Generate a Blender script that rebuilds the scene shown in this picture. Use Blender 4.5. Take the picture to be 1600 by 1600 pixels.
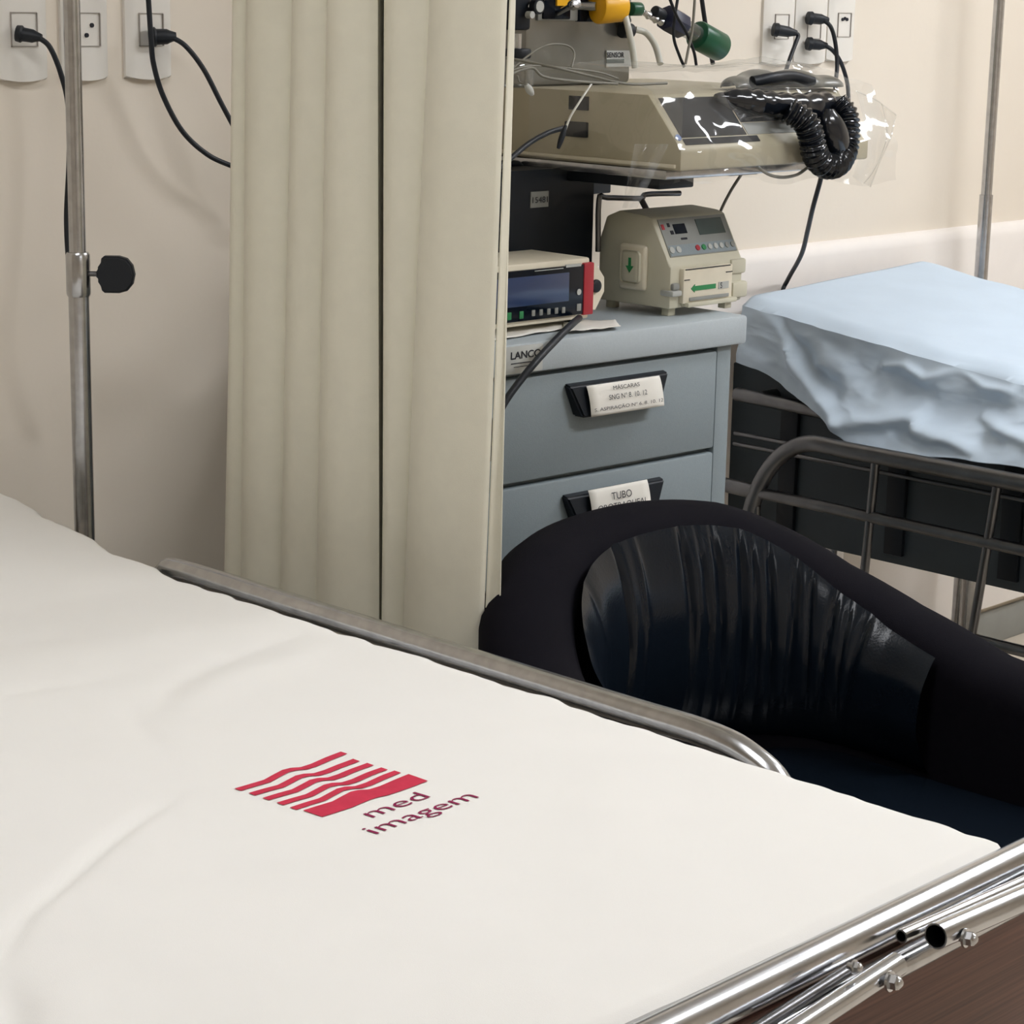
import bpy, bmesh, math, random
from mathutils import Vector, Matrix, noise
random.seed(4)
for o in list(bpy.data.objects): bpy.data.objects.remove(o)
SC = bpy.context.scene; COL = SC.collection
# ------------------------------------------------------------ camera
F, YH, TH, ROLL, EYE = 3500.0, -18.0, math.radians(44.2), .02, 1.6
_p = math.atan((800-YH)/F)
FW = Vector((math.cos(_p)*math.cos(TH), math.cos(_p)*math.sin(TH), -math.sin(_p)))
_r0 = Vector((math.sin(TH), -math.cos(TH), 0)); _u0 = _r0.cross(FW)
RT = math.cos(ROLL)*_r0 + math.sin(ROLL)*_u0; UP = math.cos(ROLL)*_u0 - math.sin(ROLL)*_r0
cd = bpy.data.cameras.new('camera'); cam = bpy.data.objects.new('camera', cd); COL.objects.link(cam)
cam.matrix_world = Matrix(((RT.x, UP.x, -FW.x, 0), (RT.y, UP.y, -FW.y, 0), (RT.z, UP.z, -FW.z, EYE), (0, 0, 0, 1)))
cd.sensor_width = 36; cd.lens = F/1600*36; cd.clip_start = .05; cd.clip_end = 50
SC.camera = cam
# ------------------------------------------------------------ world, exposure, lamps
w = bpy.data.worlds.new('world'); SC.world = w; w.use_nodes = True
w.node_tree.nodes['Background'].inputs[0].default_value = (.8, .85, 1, 1)
w.node_tree.nodes['Background'].inputs[1].default_value = .3
SC.view_settings.view_transform = 'Standard'; SC.view_settings.look = 'None'
SC.view_settings.exposure = .89; SC.view_settings.gamma = 1
LAMPS = [((.9, 1.5, 2.76), 1.2, .30, 8.8), ((3.5, .5, 2.76), 1.2, .30, 23.0), ((1.6, -1.1, 2.76), 1.2, .3, 6.0), ((4.7, 1.6, 2.76), 1.2, .30, 16.0)]  # last one is an added fill, brightening the right wall and blue bed

# ------------------------------------------------------------ helpers
def at(px, py, ax, v):
    """point of a known world plane (ax: 0 x, 1 y, 2 z) seen in the picture"""
    d = FW + (px-800)/F*RT - (py-800)/F*UP
    o = Vector((0, 0, EYE)); return o + d*((v-o[ax])/d[ax])

def mat(name, col, rough=.6, metal=0, var=.04, nscale=20, bump=0, bscale=150, spec=.5, col2=None, coat=0, emit=None, sheen=0):
    m = bpy.data.materials.new(name); m.use_nodes = True; nt = m.node_tree; b = nt.nodes['Principled BSDF']
    tc = nt.nodes.new('ShaderNodeTexCoord'); n = nt.nodes.new('ShaderNodeTexNoise'); n.inputs['Scale'].default_value = nscale
    n.inputs['Detail'].default_value = 4
    nt.links.new(tc.outputs['Object'], n.inputs['Vector'])
    r = nt.nodes.new('ShaderNodeValToRGB'); a = [c*(1-var) for c in col]; z = [min(1, c*(1+var)) for c in (col2 or col)]
    r.color_ramp.elements[0].color = (*a, 1); r.color_ramp.elements[1].color = (*z, 1)
    r.color_ramp.elements[0].position = .35; r.color_ramp.elements[1].position = .65
    nt.links.new(n.outputs['Fac'], r.inputs[0]); nt.links.new(r.outputs[0], b.inputs['Base Color'])
    b.inputs['Roughness'].default_value = rough; b.inputs['Metallic'].default_value = metal
    b.inputs['Specular IOR Level'].default_value = spec; b.inputs['Coat Weight'].default_value = coat
    if sheen: b.inputs['Sheen Weight'].default_value = sheen
    if emit: b.inputs['Emission Color'].default_value = (*emit[:3], 1); b.inputs['Emission Strength'].default_value = emit[3]
    if bump:
        n2 = nt.nodes.new('ShaderNodeTexNoise'); n2.inputs['Scale'].default_value = bscale; n2.inputs['Detail'].default_value = 3
        nt.links.new(tc.outputs['Object'], n2.inputs['Vector'])
        bp = nt.nodes.new('ShaderNodeBump'); bp.inputs['Strength'].default_value = bump; bp.inputs['Distance'].default_value = .002
        nt.links.new(n2.outputs['Fac'], bp.inputs['Height']); nt.links.new(bp.outputs[0], b.inputs['Normal'])
    return m

def srgb(r, g, b):
    f = lambda c: (c/255/12.92) if c/255 <= .04045 else ((c/255+.055)/1.055)**2.4
    return (f(r), f(g), f(b))

def film(name, tint, gloss=.07, rough=.08, edge=.5):
    """thin clear plastic: see-through with a glossy skin, cloudier where it folds edge-on"""
    m = bpy.data.materials.new(name); m.use_nodes = True; nt = m.node_tree; nt.nodes.clear()
    out = nt.nodes.new('ShaderNodeOutputMaterial'); t = nt.nodes.new('ShaderNodeBsdfTransparent'); t.inputs[0].default_value = (*tint, 1)
    g = nt.nodes.new('ShaderNodeBsdfGlossy'); g.inputs['Roughness'].default_value = rough
    d = nt.nodes.new('ShaderNodeBsdfDiffuse'); d.inputs[0].default_value = (.8, .8, .78, 1)
    lw = nt.nodes.new('ShaderNodeLayerWeight'); lw.inputs[0].default_value = edge*.6
    n = nt.nodes.new('ShaderNodeTexNoise'); n.inputs['Scale'].default_value = 11; n.inputs['Detail'].default_value = .5
    tc = nt.nodes.new('ShaderNodeTexCoord'); nt.links.new(tc.outputs['Object'], n.inputs[0])
    bp = nt.nodes.new('ShaderNodeBump'); bp.inputs['Strength'].default_value = 1; bp.inputs['Distance'].default_value = .035
    nt.links.new(n.outputs['Fac'], bp.inputs['Height']); nt.links.new(bp.outputs[0], g.inputs['Normal'])
    m1 = nt.nodes.new('ShaderNodeMixShader'); m1.inputs[0].default_value = gloss
    nt.links.new(t.outputs[0], m1.inputs[1]); nt.links.new(g.outputs[0], m1.inputs[2])
    m2 = nt.nodes.new('ShaderNodeMixShader'); mu = nt.nodes.new('ShaderNodeMath'); mu.operation = 'MULTIPLY'; mu.inputs[1].default_value = .15
    nt.links.new(lw.outputs['Facing'], mu.inputs[0]); nt.links.new(mu.outputs[0], m2.inputs[0])
    nt.links.new(m1.outputs[0], m2.inputs[1]); nt.links.new(d.outputs[0], m2.inputs[2]); nt.links.new(m2.outputs[0], out.inputs[0])
    return m

def finish(name, bm, m, parent=None, smooth=True, sub=0):
    bmesh.ops.recalc_face_normals(bm, faces=bm.faces)
    me = bpy.data.meshes.new(name); bm.to_mesh(me); bm.free()
    o = bpy.data.objects.new(name, me); COL.objects.link(o)
    if m: me.materials.append(m)
    if smooth:
        me.polygons.foreach_set('use_smooth', [True]*len(me.polygons))
        try: me.set_sharp_from_angle(angle=math.radians(40))
        except Exception: pass
    if sub:
        s = o.modifiers.new('subdivision', 'SUBSURF'); s.levels = sub; s.render_levels = sub
    if parent is not None: attach(o, parent)
    return o

def wm(o):
    m = Matrix.LocRotScale(o.location, o.rotation_euler, o.scale)
    return (wm(o.parent) @ o.matrix_parent_inverse @ m) if o.parent else m
def attach(o, parent):
    o.parent = parent; o.matrix_parent_inverse = wm(parent).inverted()

def tag(o, label=None, cat=None, group=None, kind=None):
    if label: o['label'] = label
    if cat: o['category'] = cat
    if group: o['group'] = group
    if kind: o['kind'] = kind
    return o
def thing(name, label, cat, loc=(0, 0, 0), group=None):
    o = bpy.data.objects.new(name, None); COL.objects.link(o); o.location = loc; o.empty_display_size = .05
    return tag(o, label, cat, group)

def abox(bm, x0, x1, y0, y1, z0, z1, bev=0, seg=2, M=None):
    r = bmesh.ops.create_cube(bm, size=1)
    vs = r['verts']
    for v in vs: v.co = Vector(((x0+x1)/2+v.co.x*(x1-x0), (y0+y1)/2+v.co.y*(y1-y0), (z0+z1)/2+v.co.z*(z1-z0)))
    fs = set(f for v in vs for f in v.link_faces); allv = list(vs)
    if bev:
        es = list(set(e for v in vs for e in v.link_edges))
        q = bmesh.ops.bevel(bm, geom=es, offset=bev, segments=seg, affect='EDGES', profile=.5)
        allv = list(set(v for f in q['faces'] for v in f.verts) | set(v for v in vs if v.is_valid))
    if M:
        for v in allv: v.co = M @ v.co
    return bm
def box(name, m, parent, x0, x1, y0, y1, z0, z1, bev=.002, M=None, seg=2):
    return finish(name, abox(bmesh.new(), x0, x1, y0, y1, z0, z1, bev, seg, M), m, parent)

def cr(pts, n=8):
    pts = [Vector(p) for p in pts]
    if len(pts) < 3: return pts
    out = []; P = [pts[0]*2-pts[1]] + pts + [pts[-1]*2-pts[-2]]
    for i in range(1, len(P)-2):
        a, b, c, d = P[i-1:i+3]
        for k in range(n):
            t = k/n
            out.append(.5*((2*b)+(c-a)*t+(2*a-5*b+4*c-d)*t*t+(3*b-a-3*c+d)*t**3))
    out.append(pts[-1]); return out
def atube(bm, pts, r, seg=12, smooth=8, cap=True, rf=None, close=False):
    P = cr(pts, smooth) if smooth else [Vector(p) for p in pts]
    T = []
    for i in range(len(P)):
        a = P[max(i-1, 0)]; b = P[min(i+1, len(P)-1)]; T.append((b-a).normalized())
    n = T[0].orthogonal().normalized(); rings = []
    for i, p in enumerate(P):
        n = (n - T[i]*n.dot(T[i])).normalized(); b = T[i].cross(n)
        rr = rf(i, len(P)) if rf else r
        rings.append([bm.verts.new(p + rr*(math.cos(2*math.pi*k/seg)*n + math.sin(2*math.pi*k/seg)*b)) for k in range(seg)])
    for i in range(len(rings)-1):
        for k in range(seg):
            bm.faces.new((rings[i][k], rings[i][(k+1) % seg], rings[i+1][(k+1) % seg], rings[i+1][k]))
    if cap: bm.faces.new(rings[0]); bm.faces.new(rings[-1][::-1])
    return bm
def tube(name, m, parent, pts, r, seg=12, smooth=8, cap=True, rf=None):
    return finish(name, atube(bmesh.new(), pts, r, seg, smooth, cap, rf), m, parent)
def cyl(name, m, parent, a, b, r, r2=None, seg=24, bev=0):
    a = Vector(a); b = Vector(b); bm = bmesh.new(); r2 = r if r2 is None else r2
    L = (b-a).length; d = (b-a).normalized()
    if bev:
        pts = [a, a+d*bev*.3, a+d*bev, b-d*bev, b-d*bev*.3, b]; rs = [r-bev, r-bev*.3, r, r2, r2-bev*.3, r2-bev]
    else: pts = [a, b]; rs = [r, r2]
    atube(bm, pts, r, seg, 0, True, lambda i, n: rs[i])
    return finish(name, bm, m, parent)
def hollow(name, m, parent, a, b, r, wall=.0015, seg=24):
    a = Vector(a); b = Vector(b); bm = bmesh.new()
    pts = [b, a, a, b]; rs = [r, r, r-wall, r-wall]
    d = (b-a).normalized(); n = d.orthogonal().normalized(); e = d.cross(n); rings = []
    for p, rr in zip(pts, rs): rings.append([bm.verts.new(p+rr*(math.cos(2*math.pi*k/seg)*n+math.sin(2*math.pi*k/seg)*e)) for k in range(seg)])
    for i in range(3):
        for k in range(seg): bm.faces.new((rings[i][k], rings[i][(k+1) % seg], rings[i+1][(k+1) % seg], rings[i+1][k]))
    return finish(name, bm, m, parent)
def prism(name, m, parent, prof, x0, x1, bev=.002, ax='x', M=None):
    """profile of (y,z) pairs pushed along x"""
    bm = bmesh.new()
    A = [bm.verts.new((x0, y, z)) for y, z in prof]; B = [bm.verts.new((x1, y, z)) for y, z in prof]
    bm.faces.new(A); bm.faces.new(B[::-1]); n = len(prof)
    for i in range(n): bm.faces.new((A[i], A[(i+1) % n], B[(i+1) % n], B[i]))
    if bev: bmesh.ops.bevel(bm, geom=list(bm.edges), offset=bev, segments=2, affect='EDGES', profile=.5)
    if M:
        for v in bm.verts: v.co = M @ v.co
    return finish(name, bm, m, parent)
def plate(name, m, parent, pts, n, th):
    """outline of 3d points given thickness th along n"""
    bm = bmesh.new(); n = Vector(n); A = [bm.verts.new(Vector(p)) for p in pts]; B = [bm.verts.new(Vector(p)+n*th) for p in pts]
    f1 = bm.faces.new(A); bm.faces.new(B[::-1]); k = len(pts)
    for i in range(k): bm.faces.new((A[i], A[(i+1) % k], B[(i+1) % k], B[i]))
    return finish(name, bm, m, parent, smooth=False)
def grid(name, m, parent, fn, nu, nv, solid=0, sub=0):
    bm = bmesh.new(); V = [[bm.verts.new(fn(i/nu, j/nv)) for j in range(nv+1)] for i in range(nu+1)]
    for i in range(nu):
        for j in range(nv): bm.faces.new((V[i][j], V[i+1][j], V[i+1][j+1], V[i][j+1]))
    o = finish(name, bm, m, parent, sub=sub)
    for s in o.data.polygons: s.use_smooth = True
    if solid:
        s = o.modifiers.new('thickness', 'SOLIDIFY'); s.thickness = solid; s.offset = 0
    return o
def text(name, m, parent, body, M, size=None, width=None, height=None, depth=.0002, align='LEFT', spacing=1, bold=0):
    cu = bpy.data.curves.new(name, 'FONT'); cu.body = body; cu.size = 1; cu.extrude = 0; cu.align_x = align; cu.space_line = spacing; cu.offset = bold
    t = bpy.data.objects.new(name, cu); COL.objects.link(t)
    dg = bpy.context.evaluated_depsgraph_get(); me = bpy.data.meshes.new_from_object(t.evaluated_get(dg))
    bpy.data.objects.remove(t)
    xs = [v.co.x for v in me.vertices]; ys = [v.co.y for v in me.vertices]
    sx = width/(max(xs)-min(xs)) if width else size; sy = (height/(max(ys)-min(ys)) if height else (size or sx))
    x0 = min(xs) if align == 'LEFT' else (min(xs)+max(xs))/2
    y0 = min(ys) if height else 0
    for v in me.vertices: v.co = M @ Vector(((v.co.x-x0)*sx, (v.co.y-y0)*sy, depth))
    o = bpy.data.objects.new(name, me); COL.objects.link(o); me.materials.clear(); me.materials.append(m)
    if parent is not None: attach(o, parent)
    return o
def frame(o, x, y):
    """matrix: local x, y axes along given vectors at o"""
    x = Vector(x).normalized(); y = Vector(y); y = (y-x*y.dot(x)).normalized(); z = x.cross(y)
    return Matrix(((x.x, y.x, z.x, o[0]), (x.y, y.y, z.y, o[1]), (x.z, y.z, z.z, o[2]), (0, 0, 0, 1)))
def lerp(tab, x):
    if x <= tab[0][0]: return tab[0][1]
    for (a, b), (c, d) in zip(tab, tab[1:]):
        if x <= c:
            t = (x-a)/(c-a); return b+(d-b)*t
    return tab[-1][1]
def segd(p, pl):
    """distance of 2d point to polyline, and position along it 0..1"""
    best = (9, 0); n = len(pl)-1
    for i in range(n):
        ax, ay = pl[i]; bx, by = pl[i+1]; dx, dy = bx-ax, by-ay
        t = max(0, min(1, ((p[0]-ax)*dx+(p[1]-ay)*dy)/(dx*dx+dy*dy+1e-12)))
        d = math.hypot(p[0]-ax-t*dx, p[1]-ay-t*dy)
        if d < best[0]: best = (d, (i+t)/n)
    return best

# ------------------------------------------------------------ materials
M = {}
M['wall'] = mat('cream_wall', srgb(225, 215, 200), .7, var=.012, nscale=3, bump=.15, bscale=60)
M['trim'] = mat('pale_wall_guard', srgb(232, 226, 220), .5, var=.01)
M['ceil'] = mat('ceiling_white', srgb(225, 222, 215), .8)
M['steel'] = mat('brushed_steel', (.50, .505, .52), .22, 1, var=.08, nscale=60)
M['chrome'] = mat('chrome', (.56, .57, .59), .21, 1, var=.05)
M['dsteel'] = mat('dull_dark_steel', (.16, .16, .165), .35, 1, var=.1)
M['sheet'] = mat('white_cotton', srgb(231, 229, 224), .9, var=.006, nscale=8, bump=.08, bscale=900, spec=.2)
M['bsheet'] = mat('pale_blue_cotton', (.53, .625, .725), .9, var=.02, nscale=10, bump=.1, bscale=800, spec=.2)
M['matt'] = mat('mattress_vinyl', srgb(40, 48, 58), .6)
M['red'] = mat('red_print', srgb(196, 58, 80), .85, var=.05, nscale=80, spec=.1)
M['purple'] = mat('purple_print', srgb(138, 42, 80), .85, spec=.1)
M['curtain'] = mat('cream_curtain_cloth', srgb(226, 222, 204), .85, var=.015, nscale=40, bump=.12, bscale=700, spec=.15, sheen=.1)
M['cart'] = mat('blue_grey_plastic', srgb(134, 145, 150), .5, var=.02, nscale=200, bump=.15, bscale=500)
M['ctop'] = mat('pale_blue_grey_plastic', srgb(172, 181, 186), .5, var=.02, nscale=200, bump=.15, bscale=500)
M['black'] = mat('black_plastic', (.006, .009, .014), .45, spec=.3)
M['rubber'] = mat('black_rubber', (.008, .011, .016), .5, spec=.4)
M['gblack'] = mat('glossy_black_rubber', (.006, .008, .012), .16, spec=.6)
M['paper'] = mat('white_paper', srgb(225, 222, 214), .8, var=.01)
M['ink'] = mat('black_ink', (.012, .013, .02), .8)
M['beige'] = mat('beige_enamel', srgb(178, 170, 146), .45, var=.02)
M['beige2'] = mat('pump_beige', srgb(198, 194, 174), .5, var=.02)
M['cream'] = mat('light_cream_plastic', srgb(222, 214, 194), .45)
M['grey'] = mat('grey_panel', srgb(140, 142, 138), .5)
M['lgrey'] = mat('light_grey_button', srgb(180, 182, 178), .5)
M['screen'] = mat('dark_screen', (.004, .007, .013), .15, spec=.2)
M['lcd'] = mat('grey_green_lcd', srgb(72, 84, 82), .25)
M['blcd'] = mat('blue_lcd', srgb(38, 58, 96), .25, coat=.3)
M['green'] = mat('green_mark', srgb(40, 130, 75), .5)
M['dgreen'] = mat('dark_green_plastic', srgb(10, 78, 52), .35)
M['redp'] = mat('red_plastic', srgb(168, 40, 52), .45)
M['yellow'] = mat('yellow_plastic', srgb(236, 176, 30), .35)
M['navy'] = mat('navy_plastic', (.012, .016, .045), .4)
M['socket'] = mat('white_socket_plastic', srgb(226, 222, 214), .4, var=.01)
M['line'] = mat('socket_seam', srgb(160, 153, 145), .7)
M['silver'] = mat('silver_casing', (.27, .265, .245), .3, .85, var=.06, nscale=6)
M['cloth'] = mat('black_cherry_cloth', (.0052, .0047, .0075), .85, spec=.08, bump=.3, bscale=900)
M['leather'] = mat('black_leather', (.0045, .0075, .0125), .2, spec=.27, bump=.12, bscale=260)
M['dpanel'] = mat('dark_grey_panel', srgb(48, 57, 63), .6, var=.1, nscale=4)
M['hose'] = mat('milky_hose', (.62, .62, .56), .3)
M['gcable'] = mat('grey_cable', srgb(120, 118, 108), .5)
M['film'] = film('clear_plastic_film', (.95, .95, .945))
M['clear'] = film('clear_hard_plastic', (.8, .82, .82), .15, .05, .6)
M['lamp'] = mat('lamp_diffuser', (.9, .9, .9), .5)
# floor: brown wood-look vinyl
def floor_mat():
    m = bpy.data.materials.new('brown_vinyl_planks'); m.use_nodes = True; nt = m.node_tree; b = nt.nodes['Principled BSDF']
    tc = nt.nodes.new('ShaderNodeTexCoord'); mp = nt.nodes.new('ShaderNodeMapping'); mp.inputs['Scale'].default_value = (2, 110, 150)
    n = nt.nodes.new('ShaderNodeTexNoise'); n.inputs['Scale'].default_value = 2.5; n.inputs['Detail'].default_value = 6
    r = nt.nodes.new('ShaderNodeValToRGB'); r.color_ramp.elements[0].color = (*srgb(74, 47, 40), 1); r.color_ramp.elements[1].color = (*srgb(112, 76, 64), 1)
    r.color_ramp.elements[0].position = .3; r.color_ramp.elements[1].position = .75
    nt.links.new(tc.outputs['Object'], mp.inputs[0]); nt.links.new(mp.outputs[0], n.inputs[0]); nt.links.new(n.outputs['Fac'], r.inputs[0])
    nt.links.new(r.outputs[0], b.inputs['Base Color']); b.inputs['Roughness'].default_value = .45
    return m
M['wood'] = floor_mat(); M['wood'].name = 'brown_wood_laminate'
M['floor'] = mat('beige_vinyl_floor', srgb(200, 190, 175), .4, var=.05, nscale=6)

# ------------------------------------------------------------ room
RX0, RX1, RY0, RY1, RZ = -1.6, 6.3, -2.3, 2.95, 2.8
def struct(name, m, *a, bev=0):
    o = box(name, m, None, *a, bev=bev); o['kind'] = 'structure'; return o
struct('floor', M['floor'], RX0, RX1, RY0, RY1, -.1, 0)
struct('ceiling', M['ceil'], RX0, RX1, RY0, RY1, RZ, RZ+.1)
struct('wall_back', M['wall'], RX0, RX1, RY1, RY1+.1, 0, RZ)
struct('wall_front', M['wall'], RX0, RX1, RY0-.1, RY0, 0, RZ)
struct('wall_left', M['wall'], RX0-.1, RX0, RY0, RY1, 0, RZ)
struct('wall_right', M['wall'], RX1, RX1+.1, RY0, RY1, 0, RZ)
struct('baseboard_back', M['grey'], RX0, RX1, RY1-.012, RY1, 0, .09, bev=.003)
o = prism('trim_1', M['trim'], None, [(2.951, .11), (2.925, .11), (2.925, 1.045), (2.930, 1.062), (2.942, 1.072), (2.951, 1.074)], 2.42, RX1, bev=0); o['kind'] = 'structure'
for n_, ((lx, ly, lz), lw_, ld, st) in enumerate(LAMPS):
    t = thing('ceiling_light', ['long fluorescent ceiling light above the white bed', 'long fluorescent ceiling light between the two beds', 'fluorescent ceiling light over the open side of the room', 'added fill light on the ceiling to the right of the blue bed'][n_], 'ceiling light', (lx, ly, 2.8))
    bm = bmesh.new(); abox(bm, lx-lw_/2-.03, lx+lw_/2+.03, ly-ld/2-.03, ly+ld/2+.03, 2.765, 2.8, .004)
    finish('housing', bm, M['socket'], t)
    em = mat('lamp_glow_%d' % n_, (.9, .9, .9), .5, emit=(.945, .962, 1.0, st))
    box('diffuser', em, t, lx-lw_/2, lx+lw_/2, ly-ld/2, ly+ld/2, 2.752, 2.7655, bev=0)

# ------------------------------------------------------------ first bed
bed = thing('hospital_bed', 'steel hospital bed with raised side rail, under the white sheet', 'bed', (1.36, 2.0, 0))
BX0, BX1, BY0, BY1, BZ = .78, 1.79, 1.066, 2.9, .82
def topz(y): return lerp([(1.0, .815), (2.35, .818), (2.45, .826), (2.6, .843), (2.8, .870), (2.95, .885)], y)
def mattress(name, x0, x1, y0, y1, zf, th, parent):
    bm = bmesh.new(); n = 24; ys = [y0+(y1-y0)*i/n for i in range(n+1)]; rings = []
    for y in ys:
        z = zf(y); rr = []
        for (a, b) in [(x0, z-th), (x0, z-.02), (x0+.02, z), (x1-.02, z), (x1, z-.02), (x1, z-th)]: rr.append(bm.verts.new((a, y, b)))
        rings.append(rr)
    for i in range(n):
        for k in range(6): bm.faces.new((rings[i][k], rings[i][(k+1) % 6], rings[i+1][(k+1) % 6], rings[i+1][k]))
    bm.faces.new(rings[0]); bm.faces.new(rings[-1][::-1])
    return finish(name, bm, M['matt'], parent)
mattress('mattress', BX0+.005, BX1-.008, BY0+.005, BY1-.01, lambda y: topz(y)-.012, .09, bed)
bm = bmesh.new()
for x in (BX0+.02, BX1-.02): atube(bm, [(x, BY0+.01, .69), (x, BY1-.02, .69)], .018, smooth=0)
for y in (BY0+.01, 1.6, 2.2, BY1-.02): atube(bm, [(BX0+.02, y, .69), (BX1-.02, y, .69)], .016, smooth=0)
finish('frame', bm, M['steel'], bed)
for x in (BX0+.06, BX1-.06):
    for y in (BY0+.2, BY1-.2):
        l = tube('leg', M['steel'], bed, [(x, y, .68), (x, y, .13)], .018, smooth=0)
        bm = bmesh.new(); atube(bm, [(x-.018, y, .06), (x+.018, y, .06)], .0595, seg=24, smooth=0); abox(bm, x-.026, x+.026, y-.02, y+.02, .06, .135, .003)
        c = finish('castor', bm, M['rubber'], l)
# far side rail (a flattened tube that bends down at both ends)
RXX = 1.838
sr = tube('side_rail', M['steel'], bed, [(RXX-.005, 2.478, .70), (RXX-.005, 2.478, .76), (RXX, 2.462, .793), (RXX, 2.42, .803), (RXX, 2.2, .803), (RXX, 1.9, .803), (RXX, 1.6, .803), (RXX, 1.48, .803), (RXX, 1.42, .793), (RXX, 1.375, .765), (RXX-.005, 1.36, .70)], .0165, seg=20, smooth=6)
tube('rail_bar', M['steel'], sr, [(RXX-.030, 2.44, .781), (RXX-.030, 1.42, .781)], .0085, smooth=0)
for y in (2.2, 1.85, 1.55): tube('rail_post', M['steel'], sr, [(RXX, y, .80), (RXX, y, .64)], .009, smooth=0)
tube('rail_base', M['steel'], sr, [(RXX-.003, 2.49, .64), (RXX-.003, 1.35, .64)], .011, smooth=0)
# foot end
FY = 1.04
FYL, FYR = 1.0455, 1.0535
fb = tube('foot_rail', M['chrome'], bed, [(BX0-.02, FYL, .62), (BX0-.02, FYL, .74), (BX0+.01, FYL, .786), (BX0+.06, FYL, .7965), (1.24, FYL+.002, .7965), (1.81, FYR, .7965), (1.93, FYR+.001, .7965), (1.96, FYR, .786), (1.99, FYR, .74), (1.99, FYR, .62)], .0172, seg=24, smooth=6)
box('foot_board', M['wood'], bed, BX0, 1.975, 1.050, 1.062, .28, .77, .003)
def q(px, py, y=1.0): return at(px, py, 1, y)
def ext(a, b, k): return a+(b-a)*k
a, b = q(1462, 1463, .998), q(1600, 1403, .998)
t_ = hollow('foot_board_tube', M['chrome'], bed, a, ext(a, b, 2.2), .0118)
a, b = q(1402, 1506, 1.0), q(1240, 1612, 1.0)
hollow('foot_board_tube', M['chrome'], bed, a, ext(a, b, 1.6), .0105)
a, b = q(1408, 1463, 1.018), q(1600, 1378, 1.018)
hollow('thin_foot_tube', M['chrome'], bed, a, ext(a, b, 1.8), .0062)
a, b = q(1330, 1514, 1.02), q(1130, 1640, 1.02)
tube('thin_foot_tube', M['dsteel'], bed, [a, ext(a, b, 1.4)], .0055, smooth=0)
a, b = q(1392, 1513, 1.022), q(1470, 1472, 1.022)
tube('foot_board_tube', M['steel'], bed, [ext(a, b, -2.2), ext(a, b, 3.5)], .012, smooth=0)
def bolt(px, py, y, r, parent):
    c = at(px, py, 1, y); bm = bmesh.new(); d = Vector((.15, -1, .1)).normalized()
    atube(bm, [c-d*r*1.4, c-d*r*.2], r*.55, seg=16, smooth=0)
    atube(bm, [c-d*r*.4, c-d*r*.1], r*1.15, seg=20, smooth=0)
    atube(bm, [c-d*r*.1, c+d*r*.7], r*.9, seg=6, smooth=0)
    atube(bm, [c+d*r*.7, c+d*r*1.0, c+d*r*1.25], r, seg=16, smooth=0, rf=lambda i, n: (r*.7, r*.6, r*.25)[i])
    return finish('bolt', bm, M['chrome'], parent)
bolt(1512, 1466, .982, .0075, bed); bolt(1394, 1534, .985, .0078, bed); bolt(1337, 1511, 1.0, .0052, bed)

# white sheet
def pz(px, py): v = at(px, py, 2, .82); return (v.x, v.y)
CREASE = [  # (points in the picture, width m, height m)
    ([(275, 1238), (235, 1262), (190, 1292), (150, 1325), (100, 1370), (40, 1420), (0, 1490)], .0085, -.0060),
    ([(290, 1215), (240, 1240), (180, 1275), (120, 1325), (60, 1385)], .03, .0004),
    ([(480, 985), (400, 1010), (330, 1035), (265, 1070), (230, 1120)], .020, -.0035),
    ([(520, 1005), (430, 1035), (350, 1060), (290, 1095)], .03, .004),
    ([(0, 1085), (60, 1070), (140, 1062), (230, 1040)], .018, -.003),
    ([(0, 1008), (50, 995), (110, 992)], .014, -.0022),
    ([(260, 1180), (210, 1120), (200, 1090)], .014, -.0022),
    ([(0, 1520), (20, 1570), (30, 1640)], .016, -.006),
    ([(60, 1600), (110, 1560), (170, 1550)], .03, .003)]
CR = [([pz(*p) for p in pl], w_, h_) for pl, w_, h_ in CREASE]
def sheet_z(x, y):
    z = topz(y)
    for pl, w_, h_ in CR:
        d, t = segd((x, y), pl)
        if d < 3*w_: z += h_*math.exp(-(d/w_)**2)*max(0, math.sin(math.pi*min(1, max(0, .08+t*.84))))**.7
    z += .0016*noise.noise(Vector((x*7, y*7, 0)))+.0006*noise.noise(Vector((x*25, y*25, 3)))
    return z
def edge_x(y):   # ruffled hem along the rail
    return BX1-.004+.015*noise.noise(Vector((0, y*13, 1)))*min(1, max(.25, (y-1.4)/.5))+.005*noise.noise(Vector((0, y*34, 5)))
def sheet_pt(u, v):
    y = (BY0-.002)+(BY1-BY0)*u
    xe = edge_x(y)
    if v < .08:
        t = v/.08; x = BX0-.012; z = topz(y)-.16*(1-t)-.012; x -= .006*math.sin(y*30)*(1-t)
    elif v < .93:
        t = (v-.08)/.85; x = BX0+(xe-BX0)*t
        e = min(x-BX0, xe-x); z = sheet_z(x, y)-.012*max(0, 1-e/.02)**2
        e2 = y-BY0
        z -= .005*max(0, 1-e2/.010)**2
    else:
        t = (v-.93)/.07; x = xe+.003*math.sin(t*2)-.004*t; z = sheet_z(xe, y)-.012-.10*t
    return Vector((x, y, z))
sheet = grid('bed_sheet', M['sheet'], None, sheet_pt, 230, 130)
tag(sheet, 'white bed sheet with red striped logo, spread over the nearest bed', 'bed sheet')
# foot end drop of the sheet
def foot_pt(u, v):
    p = sheet_pt(0, .08+.85*u); return Vector((p.x, p.y-.002*math.sin(v*3), p.z-.06*v))
f = grid('sheet_hem', M['sheet'], sheet, foot_pt, 90, 6)
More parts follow.
